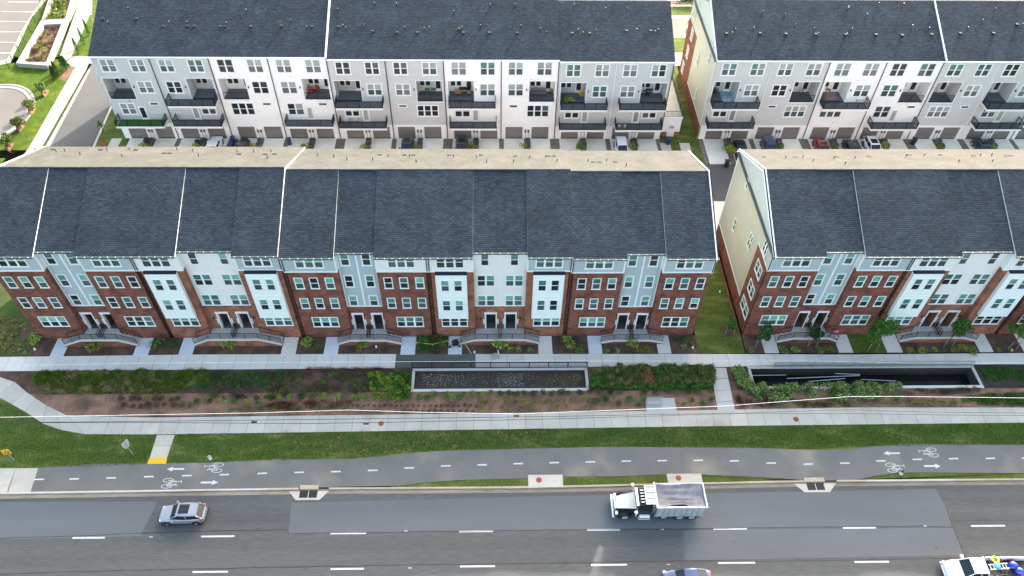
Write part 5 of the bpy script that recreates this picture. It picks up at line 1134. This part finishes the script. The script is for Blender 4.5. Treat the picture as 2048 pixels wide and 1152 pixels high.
# dump truck
def dump_truck():
    t = thing('dump_truck', 'white nosed dump truck with grey tarp over its bed, driving left', 'truck', (53.85,-21.85,Z0), 0)
    tw = 'truckwhite'
    # hood (taper towards nose), white top and black sides
    b = MB(); V = [(-4.25,-.72,.75),(-4.25,.72,.75),(-2.3,.98,.75),(-2.3,-.98,.75),(-4.25,-.66,1.55),(-4.25,.66,1.55),(-2.3,.92,1.95),(-2.3,-.92,1.95)]
    b.v = V; b.f = [(4,7,6,5),(0,4,5,1),(0,3,7,4),(1,5,6,2),(3,2,6,7)]; b.f = [f[::-1] if i in () else f for i, f in enumerate(b.f)]; b.m = [0,1,1,1,1]
    b.f = [tuple(reversed(f)) if 0 else f for f in b.f]; o = obj('hood', b, [tw,'black'], t); smooth(o, bevel=.07); o.data.polygons.foreach_set('use_smooth',[False]*len(o.data.polygons))
    b = MB(); b.box(-3.9,-.012,1.62,-2.35,.012,1.98); 
    b = MB(); b.box(-4.36,-.62,.7,-4.26,.62,1.52); obj('grille', b, 'chrome', t)
    b = MB(); b.box(-4.62,-1.2,.42,-4.38,1.2,.80); smooth(obj('bumper', b, 'chrome', t), bevel=.05)
    for s in (-1,1):
        b = MB()
        for k in range(8):
            a0, a1 = math.pi*k/8, math.pi*(k+1)/8; b.v += []; p0 = (-3.35-math.cos(a0)*.72, .55+math.sin(a0)*.68); p1 = (-3.35-math.cos(a1)*.72, .55+math.sin(a1)*.68)
            y0_, y1_ = s*.70, s*1.22; b.face([(p0[0],y0_,p0[1]),(p1[0],y0_,p1[1]),(p1[0],y1_,p1[1]),(p0[0],y1_,p0[1])]); b.face([(p0[0],y1_,p0[1]),(p1[0],y1_,p1[1]),(p1[0],y1_,p1[1]-.1),(p0[0],y1_,p0[1]-.1)])
        obj('fender', b, 'black', t)
        b = MB(); b.box(-4.35,s*.78,1.0,-4.1,s*1.08,1.28); obj('headlight', b, 'clear_lamp', t)
        b = MB(); b.beam((-2.25,s*.95,2.1),(-2.45,s*1.45,2.2),.04,.04); b.cyl((-2.5,s*1.45,2.3),(-2.5,s*1.45,2.36),.19,.17,14); b.beam((-2.45,s*1.42,1.5),(-2.45,s*1.42,2.3),.07,.16); b.beam((-2.25,s*.95,1.6),(-2.45,s*1.42,1.6),.04,.04); obj('mirror', b, 'white', t)
        b = MB(); b.cyl((-1.95,s*1.0,.62),(-.95,s*1.0,.62),.30,.30,16); obj('fuel_tank', b, 'chrome', t)
        b = MB(); b.box(-2.05,s*.98,.30,-.85,s*1.32,.36); b.box(-2.05,s*1.0,.55,-.85,s*1.3,.60); obj('step', b, 'alu', t)
        b = MB(); b.cyl((-.72,s*.95,.8),(-.72,s*.95,2.9),.09,.09,10); obj('exhaust_stack', b, 'chrome', t)
    # cab
    b = MB(); b.v = [(-2.3,-1.0,.75),(-2.3,1.0,.75),(-.85,1.05,.75),(-.85,-1.05,.75),(-2.3,-1.0,1.95),(-2.3,1.0,1.95),(-.85,1.05,1.95),(-.85,-1.05,1.95),(-2.05,-.9,2.6),(-2.05,.9,2.6),(-.85,.95,2.68),(-.85,-.95,2.68)]
    b.f = [(0,4,7,3),(1,2,6,5),(3,7,6,2),(8,9,10,11),(7,11,10,6),(4,5,9,8),(4,8,11,7),(5,6,10,9),(0,1,5,4)]; b.m = [0]*9; b.f = [f for f in b.f]; obj('cab', b, 'black', t)
    b = MB(); b.face([(-2.31,-.88,2.0),(-2.31,.88,2.0),(-2.08,.80,2.52),(-2.08,-.80,2.52)]); obj('windscreen', b, 'car_glass', t)
    for s in (-1,1): b = MB(); b.face([(-2.15,s*1.01,1.98),(-1.05,s*1.06,1.98),(-1.05,s*.975,2.5),(-1.95,s*.93,2.5)]); obj('side_window', b, 'car_glass', t)
    b = MB(); b.beam((-2.28,-.95,2.62),(-2.28,.0,2.66),.26,.05); b.beam((-2.28,.95,2.62),(-2.28,.0,2.66),.26,.05); obj('sun_visor', b, 'alu', t)
    for k in range(5): b = MB(); y = -.62+k*.31; b.beam((-1.95,y,2.72),(-1.35,y,2.74),.10,.09); obj('air_horn', b, 'chrome', t)
    # frame, bed
    b = MB(); b.box(-2.3,-.45,.55,4.0,-.3,.85); b.box(-2.3,.3,.55,4.0,.45,.85); b.box(-.8,-.9,.55,-.3,.9,1.3); obj('chassis', b, 'plastic', t)
    b = MB(); x0_, x1_ = -.55, 4.3; hw = 1.24; zb_, zt_ = 1.15, 2.75
    b.box(x0_,-hw,zb_,x1_,-hw+.07,zt_); b.box(x0_,hw-.07,zb_,x1_,hw,zt_); b.box(x0_,-hw,zb_,x0_+.07,hw,zt_+.1); b.box(x1_-.07,-hw,zb_,x1_,hw,zt_); b.box(x0_,-hw,zb_,x1_,hw,zb_+.08); bed = obj('bed', b, 'alu', t)
    for s in (-1,1):
        for k in range(9): b = MB(); x = x0_+.15+k*.57; b.box(x,s*hw,zb_,x+.09,s*(hw+.11),zt_-.15); obj('rib', b, 'steel', bed)
        b = MB(); b.box(x0_,s*(hw-.08),zt_,x1_,s*(hw+.06),zt_+.1); obj('top_rail', b, 'alu', bed)
        b = MB(); b.box(x0_,s*(hw),zb_-.12,x1_,s*(hw+.08),zb_+.04); obj('bottom_rail', b, 'alu', bed)
    b = MB(); b.box(x0_-.03,-hw-.1,zt_+.02,x0_+.12,hw+.1,zt_+.28); obj('headboard', b, 'white', bed)
    b = MB(); b.box(x1_-.06,-hw-.08,zt_+.02,x1_+.06,hw+.08,zt_+.18); obj('rear_bar', b, 'white', bed)
    # cab shield
    sh = put('cab_shield', None, t); b = MB(); b.box(-1.45,-.95,2.95,-.56,.95,2.98); obj('shield_plate', b, 'steel', sh)
    for y0_, y1_ in ((-.98,-.88),(-.36,-.28),(.28,.36),(.88,.98)): b = MB(); b.box(-1.5,y0_,2.981,-.56,y1_,3.06); obj('shield_bar', b, 'white', sh)
    b = MB(); b.box(-1.56,-.98,2.94,-1.46,.98,3.07); obj('shield_bar', b, 'white', sh)
    # tarp: wrinkled grid sagging between the rails
    b = MB(); nx, ny = 26, 18
    for i in range(nx+1):
        for j in range(ny+1):
            u, v = i/nx, j/ny; x = x0_+.1+u*(x1_-x0_-.14); y = -hw+.02+v*(2*hw-.04)
            if v < .3: y += .28*math.sin(u*math.pi)**2*(1-v/.3)*(1 if u < .6 else .3)
            z = zt_+.10-.16*math.sin(v*math.pi)*(.8+.4*math.sin(u*3))+.06*math.sin(v*30+u*4*math.sin(v*5))*math.sin(u*math.pi)+.03*math.sin(u*9+v*7)
            b.v.append((x, y, z))
    for i in range(nx):
        for j in range(ny): a = i*(ny+1)+j; b.f.append((a, a+ny+1, a+ny+2, a+1)); b.m.append(0)
    smooth(obj('tarp', b, 'tarp', t))
    wheel(t, -3.35, -1.02, .52, .3, rim='steel'); wheel(t, -3.35, 1.02, .52, .3, rim='steel')
    for x, r, dz in ((.45,.46,.22),(2.05,.52,0),(3.25,.52,0)):
        for s in (-1,1):
            w_ = wheel(t, x, s*.98, r, .5, rim='steel'); w_.location.z += dz
    b = MB()
    for s in (-1,1): b.box(3.95,s*.7,.3,3.98,s*1.2,1.1)
    obj('mud_flap', b, 'rubber', t)
    return t
dump_truck()
# pickup with ladder rack
t = thing('pickup_truck', 'white pickup with ladder rack, yellow hose and blue bags, cut by the bottom right corner', 'pickup', (83.0,-28.7,Z0), R(-1)); wp = paint('paint_pickup', (.78,.80,.82), .05)
t['label'] = 'white pickup with ladder rack over its load, cut by the bottom right corner'
b = MB()
st = [(-3.0,.35,.80,.6),(-2.85,.3,1.0,.86),(-2.2,.25,1.12,.96),(-1.35,.25,1.16,1.0),(.4,.25,1.18,1.0),(.6,.25,1.18,1.0)]; n = 8
for x, zl, zt_, hw in st: b.v += [(x, hw*a, z_) for a, z_ in ((-.95,zl),(-1,zl+.2),(-1,zt_-.1),(-.88,zt_),(.88,zt_),(1,zt_-.1),(1,zl+.2),(.95,zl))]
for i in range(len(st)-1):
    for k in range(n): a = i*n+k; c = i*n+(k+1) % n; b.f.append((a, a+n, c+n, c)); b.m.append(0)
b.f.append(tuple(range(n))); b.m.append(0); b.f.append(tuple((len(st)-1)*n+k for k in range(n-1,-1,-1))); b.m.append(0)
smooth(obj('body', b, wp, t), 1)
b = MB(); b.v = [(-1.55,-.86,1.14),(-1.55,.86,1.14),(.5,.88,1.16),(.5,-.88,1.16),(-.85,-.72,1.83),(-.85,.72,1.83),(.35,.74,1.85),(.35,-.74,1.85)]; b.f = [(0,1,5,4),(3,7,6,2),(0,4,7,3),(1,2,6,5)]; b.m = [0]*4; obj('glass', b, 'car_glass', t)
b = MB(); b.box(-.95,-.76,1.83,.45,.76,1.92); smooth(obj('roof', b, wp, t), bevel=.05)
b = MB()
for s in (-1,1): b.beam((-1.55,s*.86,1.14),(-.9,s*.73,1.85),.08,.06); b.beam((.48,s*.88,1.16),(.38,s*.75,1.85),.12,.08); b.beam((-.25,s*.88,1.16),(-.25,s*.75,1.85),.07,.06)
obj('pillar', b, wp, t, kind='stuff')
b = MB(); b.box(-3.12,-.9,.4,-2.95,.9,.62); obj('bumper', b, 'chrome', t)
b = MB(); b.box(.62,-.98,.5,5.0,.98,.82); b.box(.62,-.98,.82,.70,.98,1.3); bd = obj('bed_floor', b, 'plastic', t)
for s in (-1,1): b = MB(); b.box(.62,s*.94,.5,5.0,s*1.02,1.42); b.box(.62,s*.92,1.42,5.0,s*1.04,1.48); obj('bed_side', b, wp, t)
for x in (-2.2, 3.1):
    for s in (-1,1): wheel(t, x, s*.9, .4, .26)
for s in (-1,1): b = MB(); b.box(-1.3,s*1.02,1.15,-1.1,s*1.28,1.4); obj('mirror', b, wp, t)
for s in (-1,1): b = MB(); b.box(-3.0,s*.62,.72,-2.8,s*.88,.9); obj('headlight', b, 'clear_lamp', t)
rk = put('rack', None, t); b = MB()
for s in (-1,1):
    for x in (.75, 1.7): b.beam((x,s*.98,1.4),(x,s*.92,2.15),.06,.06)
    b.beam((.65,s*.92,2.15),(1.85,s*.92,2.15),.06,.06)
for x in (.7,1.05,1.45,1.8): b.beam((x,-.92,2.16),(x,.92,2.16),.05,.05)
obj('rack_bars', b, 'black', rk)
b = MB(); b.beam((.4,-.5,2.24),(2.2,-.35,2.24),.08,.05); b.beam((.4,-.05,2.24),(2.2,.1,2.24),.08,.05)
for k in range(6): b.beam((.5+k*.3,-.48,2.24),(.5+k*.3,0,2.24),.04,.04)
single('ladder', b, 'alu', 'pale ladder lying across the rack of the white pickup', 'ladder', (83.0,-28.7,Z0), R(-1))
b = MB()
for r in (.22,.28,.34):
    q = [Vector((1.25+math.cos(k*.42)*r, .45+math.sin(k*.42)*r, 2.22+(r-.2)*.2)) for k in range(16)]; b.tube(q, .028, 6)
single('hose_coil', b, mat('hose_yellow',(.62,.75,.02),.5), 'coiled yellow green hose on the rack of the white pickup', 'hose', (83.0,-28.7,Z0), R(-1))
def bag(loc, s, mt, label, cat='bag'):
    b = MB(); n = 10
    for i in range(6):
        z = i/5; r = math.sin((.15+z*.8)*math.pi*.92)**.6
        b.v += [(math.cos(2*math.pi*k/n)*r*s[0]*rnd.uniform(.85,1.1), math.sin(2*math.pi*k/n)*r*s[1]*rnd.uniform(.85,1.1), z*s[2]) for k in range(n)]
    for i in range(5):
        for k in range(n): a = i*n+k; c = i*n+(k+1)%n; b.f.append((a, c, c+n, a+n)); b.m.append(0)
    b.f.append(tuple(range(n-1,-1,-1))); b.m.append(0); b.f.append(tuple(5*n+k for k in range(n))); b.m.append(0)
    o = single('bag' if cat == 'bag' else cat.replace(' ','_'), b, mt, label, cat, loc); return smooth(o)
bl = mat('tarp_blue',(.02,.05,.45),.35)
bag((83+1.15,-28.9,Z0+2.16),(.35,.4,.16),mat('bag_blue',(.03,.22,.5),.4),'blue folded sack on the rack beside the yellow hose')
bag((83+3.4,-28.4,Z0+.83),(.5,.4,.6),bl,'bright blue bundled tarp in the bed of the white pickup'); bag((83+3.8,-28.9,Z0+.83),(.45,.35,.5),bl,'second blue bundle behind the larger one in the pickup bed')
bag((83+3.5,-27.95,Z0+.83),(.2,.16,.5),'red','small red can beside the blue bundles in the pickup bed','can'); bag((83+2.6,-28.6,Z0+.83),(.6,.4,.3),'soil_dark','dark soil heap in the pickup bed','heap')

# ------------------------------------------------------------------ signs and small street things
def post_sign(label, base, top_h, plates, lean=0, name='road_sign'):
    t = thing(name, label, 'sign', base); b = MB(); b.beam((0,0,-.1),(lean,0,top_h),.06,.06); obj('post', b, 'steel', t); return t
p = G(30,922); t = post_sign('yellow warning sign with black cyclist and walker marks, left edge of the lawn', p, 2.35, 0)
t.rotation_euler = (0,0,R(12)); b = MB(); b.box(-.38,-.06,1.45,.38,-.04,2.35); pl = obj('plate', b, 'signyellow', t)
b = MB(); b.cyl((-.18,-.075,1.78),(-.18,-.062,1.78),.10,.10,12); b.cyl((.16,-.075,1.78),(.16,-.062,1.78),.10,.10,12); b.beam((-.18,-.07,1.78),(0,-.07,1.98),.03,.012); b.beam((0,-.07,1.98),(.16,-.07,1.78),.03,.012); b.cyl((.02,-.075,2.2),(.02,-.062,2.2),.05,.05,8); b.beam((.02,-.07,2.14),(-.02,-.07,1.97),.05,.012); b.beam((-.2,-.07,1.58),(.2,-.07,1.58),.04,.012); b.beam((.04,-.07,1.52),(.04,-.07,1.68),.05,.012)
obj('symbol', b, 'black', pl)
p = G(267,910); t = post_sign('grey backed road sign with small arrow plate standing in the lawn', p, 2.6, 0); t.rotation_euler = (0,0,R(60))
b = MB(); b.box(-.38,.04,1.85,.38,.06,2.65); obj('plate', b, 'alu', t); b = MB(); b.box(-.26,.04,1.5,.26,.06,1.8); obj('plate', b, 'alu', t)
def hydrant(label, p, c1, c2):
    t = thing('fire_hydrant', label, 'hydrant', p); b = MB(); b.cyl((0,0,0),(0,0,.06),.17,.17,12); b.cyl((0,0,.06),(0,0,.52),.115,.11,12); obj('barrel', b, c1, t)
    b = MB(); b.cyl((0,0,.52),(0,0,.56),.15,.15,12); b.cyl((0,0,.56),(0,0,.68),.13,.05,12); b.cyl((0,0,.68),(0,0,.73),.03,.03,6); obj('bonnet', b, c2, t)
    b = MB(); b.cyl((-.2,0,.4),(.2,0,.4),.05,.05,8); b.cyl((0,-.2,.36),(0,0,.36),.07,.07,8); obj('nozzle', b, c1, t); return t
hp = mat('hydrant_green', (.35,.50,.42), .4); hydrant('pale green and white fire hydrant at the lawn edge by the left cycle mark', G(421,918), 'white', hp)
hydrant('black and white hydrant at the verge tip by the right cycle mark', G(1801,948), 'white', 'black')
for x_, y_, lb in ((762,847,'rust brown manhole lid in the outer pavement, left one'),(1592,838.5,'rust red manhole lid in the outer pavement, right one')):
    c = G(x_,y_,.0); b = MB(); b.cyl((c.x,c.y,-.02),(c.x,c.y,.012),.30,.30,22); b.cyl((c.x,c.y,.012),(c.x,c.y,.02),.24,.24,22); single('manhole_cover', b, 'rust', lb, 'manhole cover')
c = G(1033,832,.0); b = MB(); b.box(c.x-.3,c.y-.16,-.02,c.x+.3,c.y+.16,.02); single('valve_box', b, 'rust', 'rust brown rectangular box lid in the outer pavement', 'lid')
for x_, y_ in ((1470,1084),(1872,1095)):
    c = G(x_,y_,ZR); b = MB(); b.cyl((c.x,c.y,ZR),(c.x,c.y,ZR+.012),.13,.13,14); single('valve_cover', b, 'asphalt', 'small round cover in the asphalt '+('below the dump truck' if x_ < 1500 else 'near the pickup'), 'cover')
# drain bags / white markers in the front beds
for x_, y_, lb in ((71,700,'white marker cap in the bed at the left corner'),(753,695,'white marker cap in the bed before the third stoop'),(1001,697,'white marker cap below the tall lime shrub of the middle stoop'),(949,706,'pale stone cap at the pavement before the middle bed'),(1385,697,'white marker cap in the bed by the lawn gap'),(2022,702,'white marker cap in the bed at far right'),(1439,585,'white cap on the lawn gap')):
    p = G(x_,y_,-.03); b = MB(); b.cyl((p.x,p.y,-.03),(p.x,p.y,.25),.12,.13,10); b.cyl((p.x,p.y,.25),(p.x,p.y,.31),.13,.07,10); smooth(single('marker_cap', b, 'white', lb, 'marker'), bevel=.02)
# stroller on the blue walk
p = G(912,692,.01); t = thing('stroller', 'black folding stroller standing on the blue walk by the middle stoop', 'stroller', p, R(20))
b = MB(); n = 9
for i in range(n): a = math.pi*.15+math.pi*.7*i/(n-1); b.v += [(-.05+math.cos(a)*.42,-.28,.55+math.sin(a)*.42),(-.05+math.cos(a)*.42,.28,.55+math.sin(a)*.42)]
for i in range(n-1): b.f.append((2*i,2*i+1,2*i+3,2*i+2)); b.m.append(0)
obj('canopy', b, 'plastic', t)
b = MB(); b.box(-.4,-.24,.38,.25,.24,.46); b.box(.2,-.24,.42,.28,.24,.8); obj('seat', b, 'plastic', t)
b = MB()
for s in (-1,1): b.beam((-.75,s*.12,.15),(.55,s*.26,1.0),.035,.035); b.beam((.35,s*.26,.15),(-.1,s*.26,.6),.035,.035)
b.beam((.55,-.26,1.0),(.55,.26,1.0),.04,.04); obj('frame', b, 'black', t)
for x, y in ((-.75,0),(.35,.3),(.35,-.3)): b = MB(); b.cyl((x,y-.03,.15),(x,y+.03,.15),.15,.15,14); obj('wheel', b, 'rubber', t)
# easel like barrier on the pavement
p = G(992,714,.01); t = thing('folding_stand', 'grey folding stand with a white board on the pavement behind the basin', 'stand', p, R(10))
b = MB(); b.box(-.3,-.25,.45,.25,.2,.5); obj('seat', b, 'steel', t); b = MB(); b.box(.25,-.25,.4,.32,.25,1.0); obj('board', b, 'white', t)
for x, y in ((-.28,-.22),(-.28,.18),(.24,-.22),(.24,.18)): b = MB(); b.beam((x*1.2,y*1.2,0),(x,y,.45),.035,.035); obj('leg', b, 'black', t)
# yellow rope in the grassy bed and red notice
b = MB(); q = [G(*a, .35) for a in ((833,685),(850,687),(865,688.5),(880,685),(896,681))]; b.tube(q, .03, 6)
for a in (q[0], q[-1], q[2]): b.cyl((a.x,a.y,-.03),(a.x,a.y,.4),.03,.03,6)
single('rope_barrier', b, mat('rope_yellow',(.55,.55,.12),.7), 'yellow rope strung on stakes across the grassy bed', 'rope')
b = MB(); q = [G(931,689,.3), G(943,708,.05)]; b.tube(q, .03, 6); single('guy_rope', b, 'concrete_pale', 'pale rope running from the middle stoop corner to the pavement', 'rope')
t = thing('notice_sign', 'small red and white sign on a stake before the cream gable house', 'sign', G(1667,666,-.03)+Vector((0,-.25,0)))
b = MB(); b.beam((0,0,0),(0,0,.9),.04,.04); obj('stake', b, 'wood', t)
b = MB(); b.box(-.33,-.05,.42,.33,-.03,.95); pl = obj('plate', b, mat('sign_red',(.62,.03,.08),.5), t)
b = MB(); b.box(-.22,-.065,.52,.22,-.051,.74); b.box(-.1,-.065,.79,.14,-.051,.85); pq = obj('print', b, mat('sign_pink',(.8,.5,.55),.5), pl)
b = MB(); b.beam((-.14,-.07,.58),(-.05,-.07,.66),.03,.01); b.beam((-.05,-.07,.66),(.03,-.07,.58),.03,.01); b.beam((.03,-.07,.58),(.14,-.07,.66),.03,.01); obj('lettering', b, mat('sign_red2',(.4,.02,.05),.5), pl)
# overhead utility cables above the outer pavement
def cable(label, P, z, r, mt='black', boxes=()):
    t = thing('utility_cable', label, 'cable'); b = MB(); q = [G(a, c, z) for a, c in P]; b.tube(q, r, 6); obj('wire', b, mt, t)
    for a, c in boxes: p = G(a, c, z); b = MB(); b.box(p.x-.26,p.y-.07,z-.13,p.x+.26,p.y+.07,z+.03); obj('splice_box', b, mt, t)
cable('upper dark overhead cable above the outer pavement with one splice box', [(-300,848),(300,842.5),(660,838.5),(1100,833),(1480,826),(1700,819),(1850,824),(2400,829)], 8.6, .03, boxes=((508,843),))
cable('lower dark overhead cable above the outer pavement with a long splice box', [(-300,846),(300,845),(620,847),(780,844.5),(1100,838),(1500,826.5),(1700,827),(1900,830),(2400,832)], 8.2, .03, boxes=((732,846.5),))
cable('white overhead cable crossing the planting bed', [(-200,838),(505,826),(700,820),(820,824),(1030,828),(1450,812),(1700,793),(1800,793),(2400,800)], 7.8, .022, 'white')
cable('thin white overhead cable above the inner pavement', [(-200,735),(300,726),(1100,722),(1620,722),(1820,726),(2400,726)], 7.4, .016, 'white')

# ------------------------------------------------------------------ balcony furniture
ZU, ZL = 6.65, 3.15
def bal(px_, py_, up, dz=0.): return G(px_, py_, (ZU if up else ZL)+dz)
def seat(label, p, mt, rz=0., w_=.6, d_=.6, cat='chair', name='patio_chair', legs=True, back=.85, group=None):
    t = thing(name, label, cat, p, rz, group); b = MB(); b.box(-w_/2,-d_/2,.32,w_/2,d_/2,.42); smooth(obj('seat', b, mt, t), bevel=.03)
    b = MB(); b.box(-w_/2,d_/2-.08,.42,w_/2,d_/2+.02,back); smooth(obj('backrest', b, mt, t), bevel=.03)
    for x in (-w_/2+.04, w_/2-.04):
        b = MB(); b.box(x-.04,-d_/2,.55,x+.04,d_/2,.6); obj('armrest', b, mt, t)
        for y in (-d_/2+.04, d_/2-.04): b = MB(); b.box(x-.025,y-.025,0,x+.025,y+.025,.56); obj('leg', b, 'black', t)
    return t
def table(label, p, mt, w_=.9, d_=.7, h_=.7, name='patio_table'):
    t = thing(name, label, 'table', p); b = MB(); b.box(-w_/2,-d_/2,h_-.05,w_/2,d_/2,h_); obj('tabletop', b, mt, t)
    for x in (-w_/2+.05, w_/2-.05):
        for y in (-d_/2+.05, d_/2-.05): b = MB(); b.box(x-.03,y-.03,0,x+.03,y+.03,h_-.05); obj('leg', b, mt, t)
    return t
gm = mat('chair_green',(.02,.30,.05),.5); wd_ = mat('teak',(.32,.16,.07),.6); gy = mat('sofa_grey',(.17,.18,.21),.8); or_ = mat('chair_orange',(.42,.12,.04),.6); wh_ = M['white']; tl_ = mat('hammock_teal',(.2,.42,.42),.7)
z36 = lambda a, c, ox: (ox+a/3.6, c/3.6)
for i, (a, c) in enumerate(((1350,655),(1397,655))): seat(['left','right'][i]+' bright green padded chair in the grey recess', bal(*z36(a,c,480),True), gm, 0, .68, .7)
for i, (a, c) in enumerate(((768,875),(832,870))): seat(['left','right'][i]+' white lounger on the lower balcony of the grey house', bal(*z36(a,c,480),False), wh_, R(10), .7, .8)
for i, (a, c) in enumerate(((382,845),(442,845))): seat(['left','right'][i]+' grey metal chair on the white house lower balcony', bal(*z36(a,c,480),False,.3), 'steel', 0, .55, .5)
table('low blue table between the two grey balcony chairs', bal(*z36(415,848,480),False,.3), mat('table_blue',(.03,.12,.25),.4), .6,.5,.4)
seat('red chair, left one in the white recess', bal(*z36(515,668,480),True,.3), mat('chair_red',(.4,.06,.03),.6), 0); seat('red chair, right one in the white recess', bal(*z36(562,655,480),True,.3), mat('chair_red2',(.42,.08,.04),.6), R(30))
seat('cream sofa with grey cushions along the side of the white recess', bal(*z36(520,630,480),True,.3), mat('sofa_cream',(.45,.38,.32),.8), R(90), 1.5, .7, 'sofa', 'patio_sofa')
for i, a in enumerate((1560,1578,1650)): seat(['left','middle','right'][i]+' wooden chair in the recess of the white house with two balconies', bal(*z36(a,680,480),True), wd_, R(180))
table('dark table behind the wooden balcony chairs', bal(*z36(1620,665,480),True), 'plastic', 1.6, .8)
seat('grey covered sofa in the white recess near the roof seam', bal(*z36(420,680,960),True), gy, 0, 2.2, .8, 'sofa', 'patio_sofa'); seat('round green chair beside the grey covered sofa', bal(*z36(520,660,960),True), gm, R(-20), .7)
seat('yellow chair on the grey balcony beside the lime plant', bal(*z36(728,700,960),True,-.25), mat('chair_yellow',(.65,.38,.02),.5), R(20), .6)
shrub('lime', bal(*z36(640,735,960),True,-.25), 1.35, 'spreading lime palm like plant on the grey balcony', None, 'plant', 1.6, 'potted_plant')
shrub('green', bal(*z36(600,700,960),True,-.25), .8, 'small green plant at the left railing beside the lime plant', None, 'plant', 1.3, 'potted_plant')
for i, (a, c) in enumerate(((1180,665),(1240,660),(1205,690))): seat(['left','right','front'][i]+' black mesh chair in the right corner recess', bal(*z36(a,c,960),True,-.25), 'black', R(i*120), .5, .5)
table('round black table among the black mesh chairs', bal(*z36(1210,668,960),True,-.25), 'black', .8, .8, .72)
for i, a in enumerate((1003,1043)): p = bal(*z36(a,915,960),False,-.25); b = MB(); b.cyl((0,0,0),(0,0,.35),.16,.2,12); single('flower_pot', b, 'white', ['left','right'][i]+' white pot on the lower corner balcony', 'pot', p)
z33 = lambda a, c, ox: (ox+a/3.39, c/3.39)
p = bal(*z33(392,655,1340),True); rg = mat('rug_blue',(.12,.28,.38),.9,.3,3,.6,9,col2=(.45,.55,.58),c2s=4.); b = MB(); b.box(-1.0,-1.25,0,1.0,1.25,.015); single('rug', b, rg, 'blue patterned rug on the balcony of the right block', 'rug', p)
shrub('dark', bal(*z33(295,640,1340),True), .9, 'dark potted plant left of the blue rug', None, 'plant', 1.5, 'potted_plant')
p = bal(*z33(1090,650,1340),True); b = MB(); b.box(-.8,-1.0,0,.8,1.0,.015); single('rug', b, mat('rug_pink',(.34,.20,.19),.9,.3,3,.5,8), 'faded pink rug on the white balcony', 'rug', p)
seat('brown armchair on the white balcony', bal(*z33(1165,625,1340),True), or_, R(-90), .8, .8, 'armchair', 'armchair'); seat('brown seat at the left of the white balcony', bal(*z33(1070,618,1340),True), or_, R(60), .7, .7, 'armchair', 'armchair')
seat('pale sofa at the front railing of the white balcony', bal(*z33(240,690,1650),True), mat('sofa_pale',(.5,.48,.45),.8), R(0), 1.7, .7, 'sofa', 'patio_sofa')
seat('grey corner sofa on the balcony by the picture edge', bal(*z33(1225,630,1650),True), gy, R(60), 1.8, .8, 'sofa', 'patio_sofa')
seat('folding chair in the empty grey recess above the blue car', bal(*z33(890,625,1340),True), 'alu', R(50), .5, .5)
# hammock
p = bal(*z36(990,858,480),False); t = thing('hammock', 'teal hammock on a pale stand on the lower grey balcony', 'hammock', p); b = MB(); N = 10
for i in range(N+1):
    u = i/N; b.v += [(-1.1+2.2*u,-.3*math.sin(u*math.pi),.8-.45*math.sin(u*math.pi)),(-1.1+2.2*u,.3*math.sin(u*math.pi),.8-.45*math.sin(u*math.pi))]
for i in range(N): b.f.append((2*i,2*i+1,2*i+3,2*i+2)); b.m.append(0)
obj('cloth', b, tl_, t); b = MB()
for s in (-1,1): b.beam((s*.8,0,.0),(s*1.15,0,.85),.05,.05)
b.beam((-.8,0,.03),(.8,0,.03),.05,.05); obj('stand', b, 'alu', t)
# covered table on the turf balcony
p = bal(*z36(935,825,0),False,.3); bag(p, (.75,.45,.6), 'plastic', 'black covered grill on the green turf balcony', 'covered grill')
seat('dark chair on the left corner upper recess', bal(*z36(900,620,0),True,.3), 'black', 0, .6); 
# wheelie bins
def bin_(label, p, mt, rz=0.):
    t = thing('wheelie_bin', label, 'bin', p, rz, 'wheelie bins'); b = MB(); b.v = [(-.24,-.28,.05),(.24,-.28,.05),(.24,.28,.05),(-.24,.28,.05),(-.3,-.36,1.0),(.3,-.36,1.0),(.3,.36,1.0),(-.3,.36,1.0)]; b.f = [(0,3,2,1),(4,5,6,7),(0,1,5,4),(1,2,6,5),(2,3,7,6),(3,0,4,7)]; b.m = [0]*6; obj('body', b, mt, t)
    b = MB(); b.box(-.32,-.40,1.0,.32,.38,1.06); obj('lid', b, mt, t); b = MB(); b.cyl((-.3,.3,.12),(.3,.3,.12),.12,.12,10); obj('wheel', b, 'rubber', t)
for a, c, mt, lb in ((468,283,'binblue','blue bin right of the white car'),(465,296,'binblue','second blue bin in front, right of the white car'),(580,286,'binblue','blue bin on the stones beside the white house with the roof seam'),(1335,285,'binblue','blue bin on the lawn pad by the side porch'),(1452,330,'plastic','black bin beneath the shrub at the right block corner'),(1825,285,'plastic','dark bin between the right drives'),(296,288,'plastic','black bin left of the brick post'),(398,290,'plastic','black bin near the second grey garage'),):
    bin_(lb, G(a, c+3), mt, rnd.uniform(-.3,.3))
p = G(1458,318); tree('bushy tree at the left corner of the right block drives', p, 2.3, .9, 1200, 'leaf_lime')
# red round sign
p = G(212,300); t = thing('stop_sign', 'red round sign with a white mark on the grass at the left alley corner', 'sign', p); b = MB(); b.beam((0,0,0),(0,0,1.2),.05,.05); obj('post', b, 'steel', t)
b = MB(); b.cyl((0,-.06,1.2),(0,-.03,1.2),.38,.38,18); pl = obj('plate', b, 'red', t); b = MB(); b.beam((-.2,-.065,1.32),(.2,-.065,1.08),.08,.01); obj('mark', b, 'white', pl)
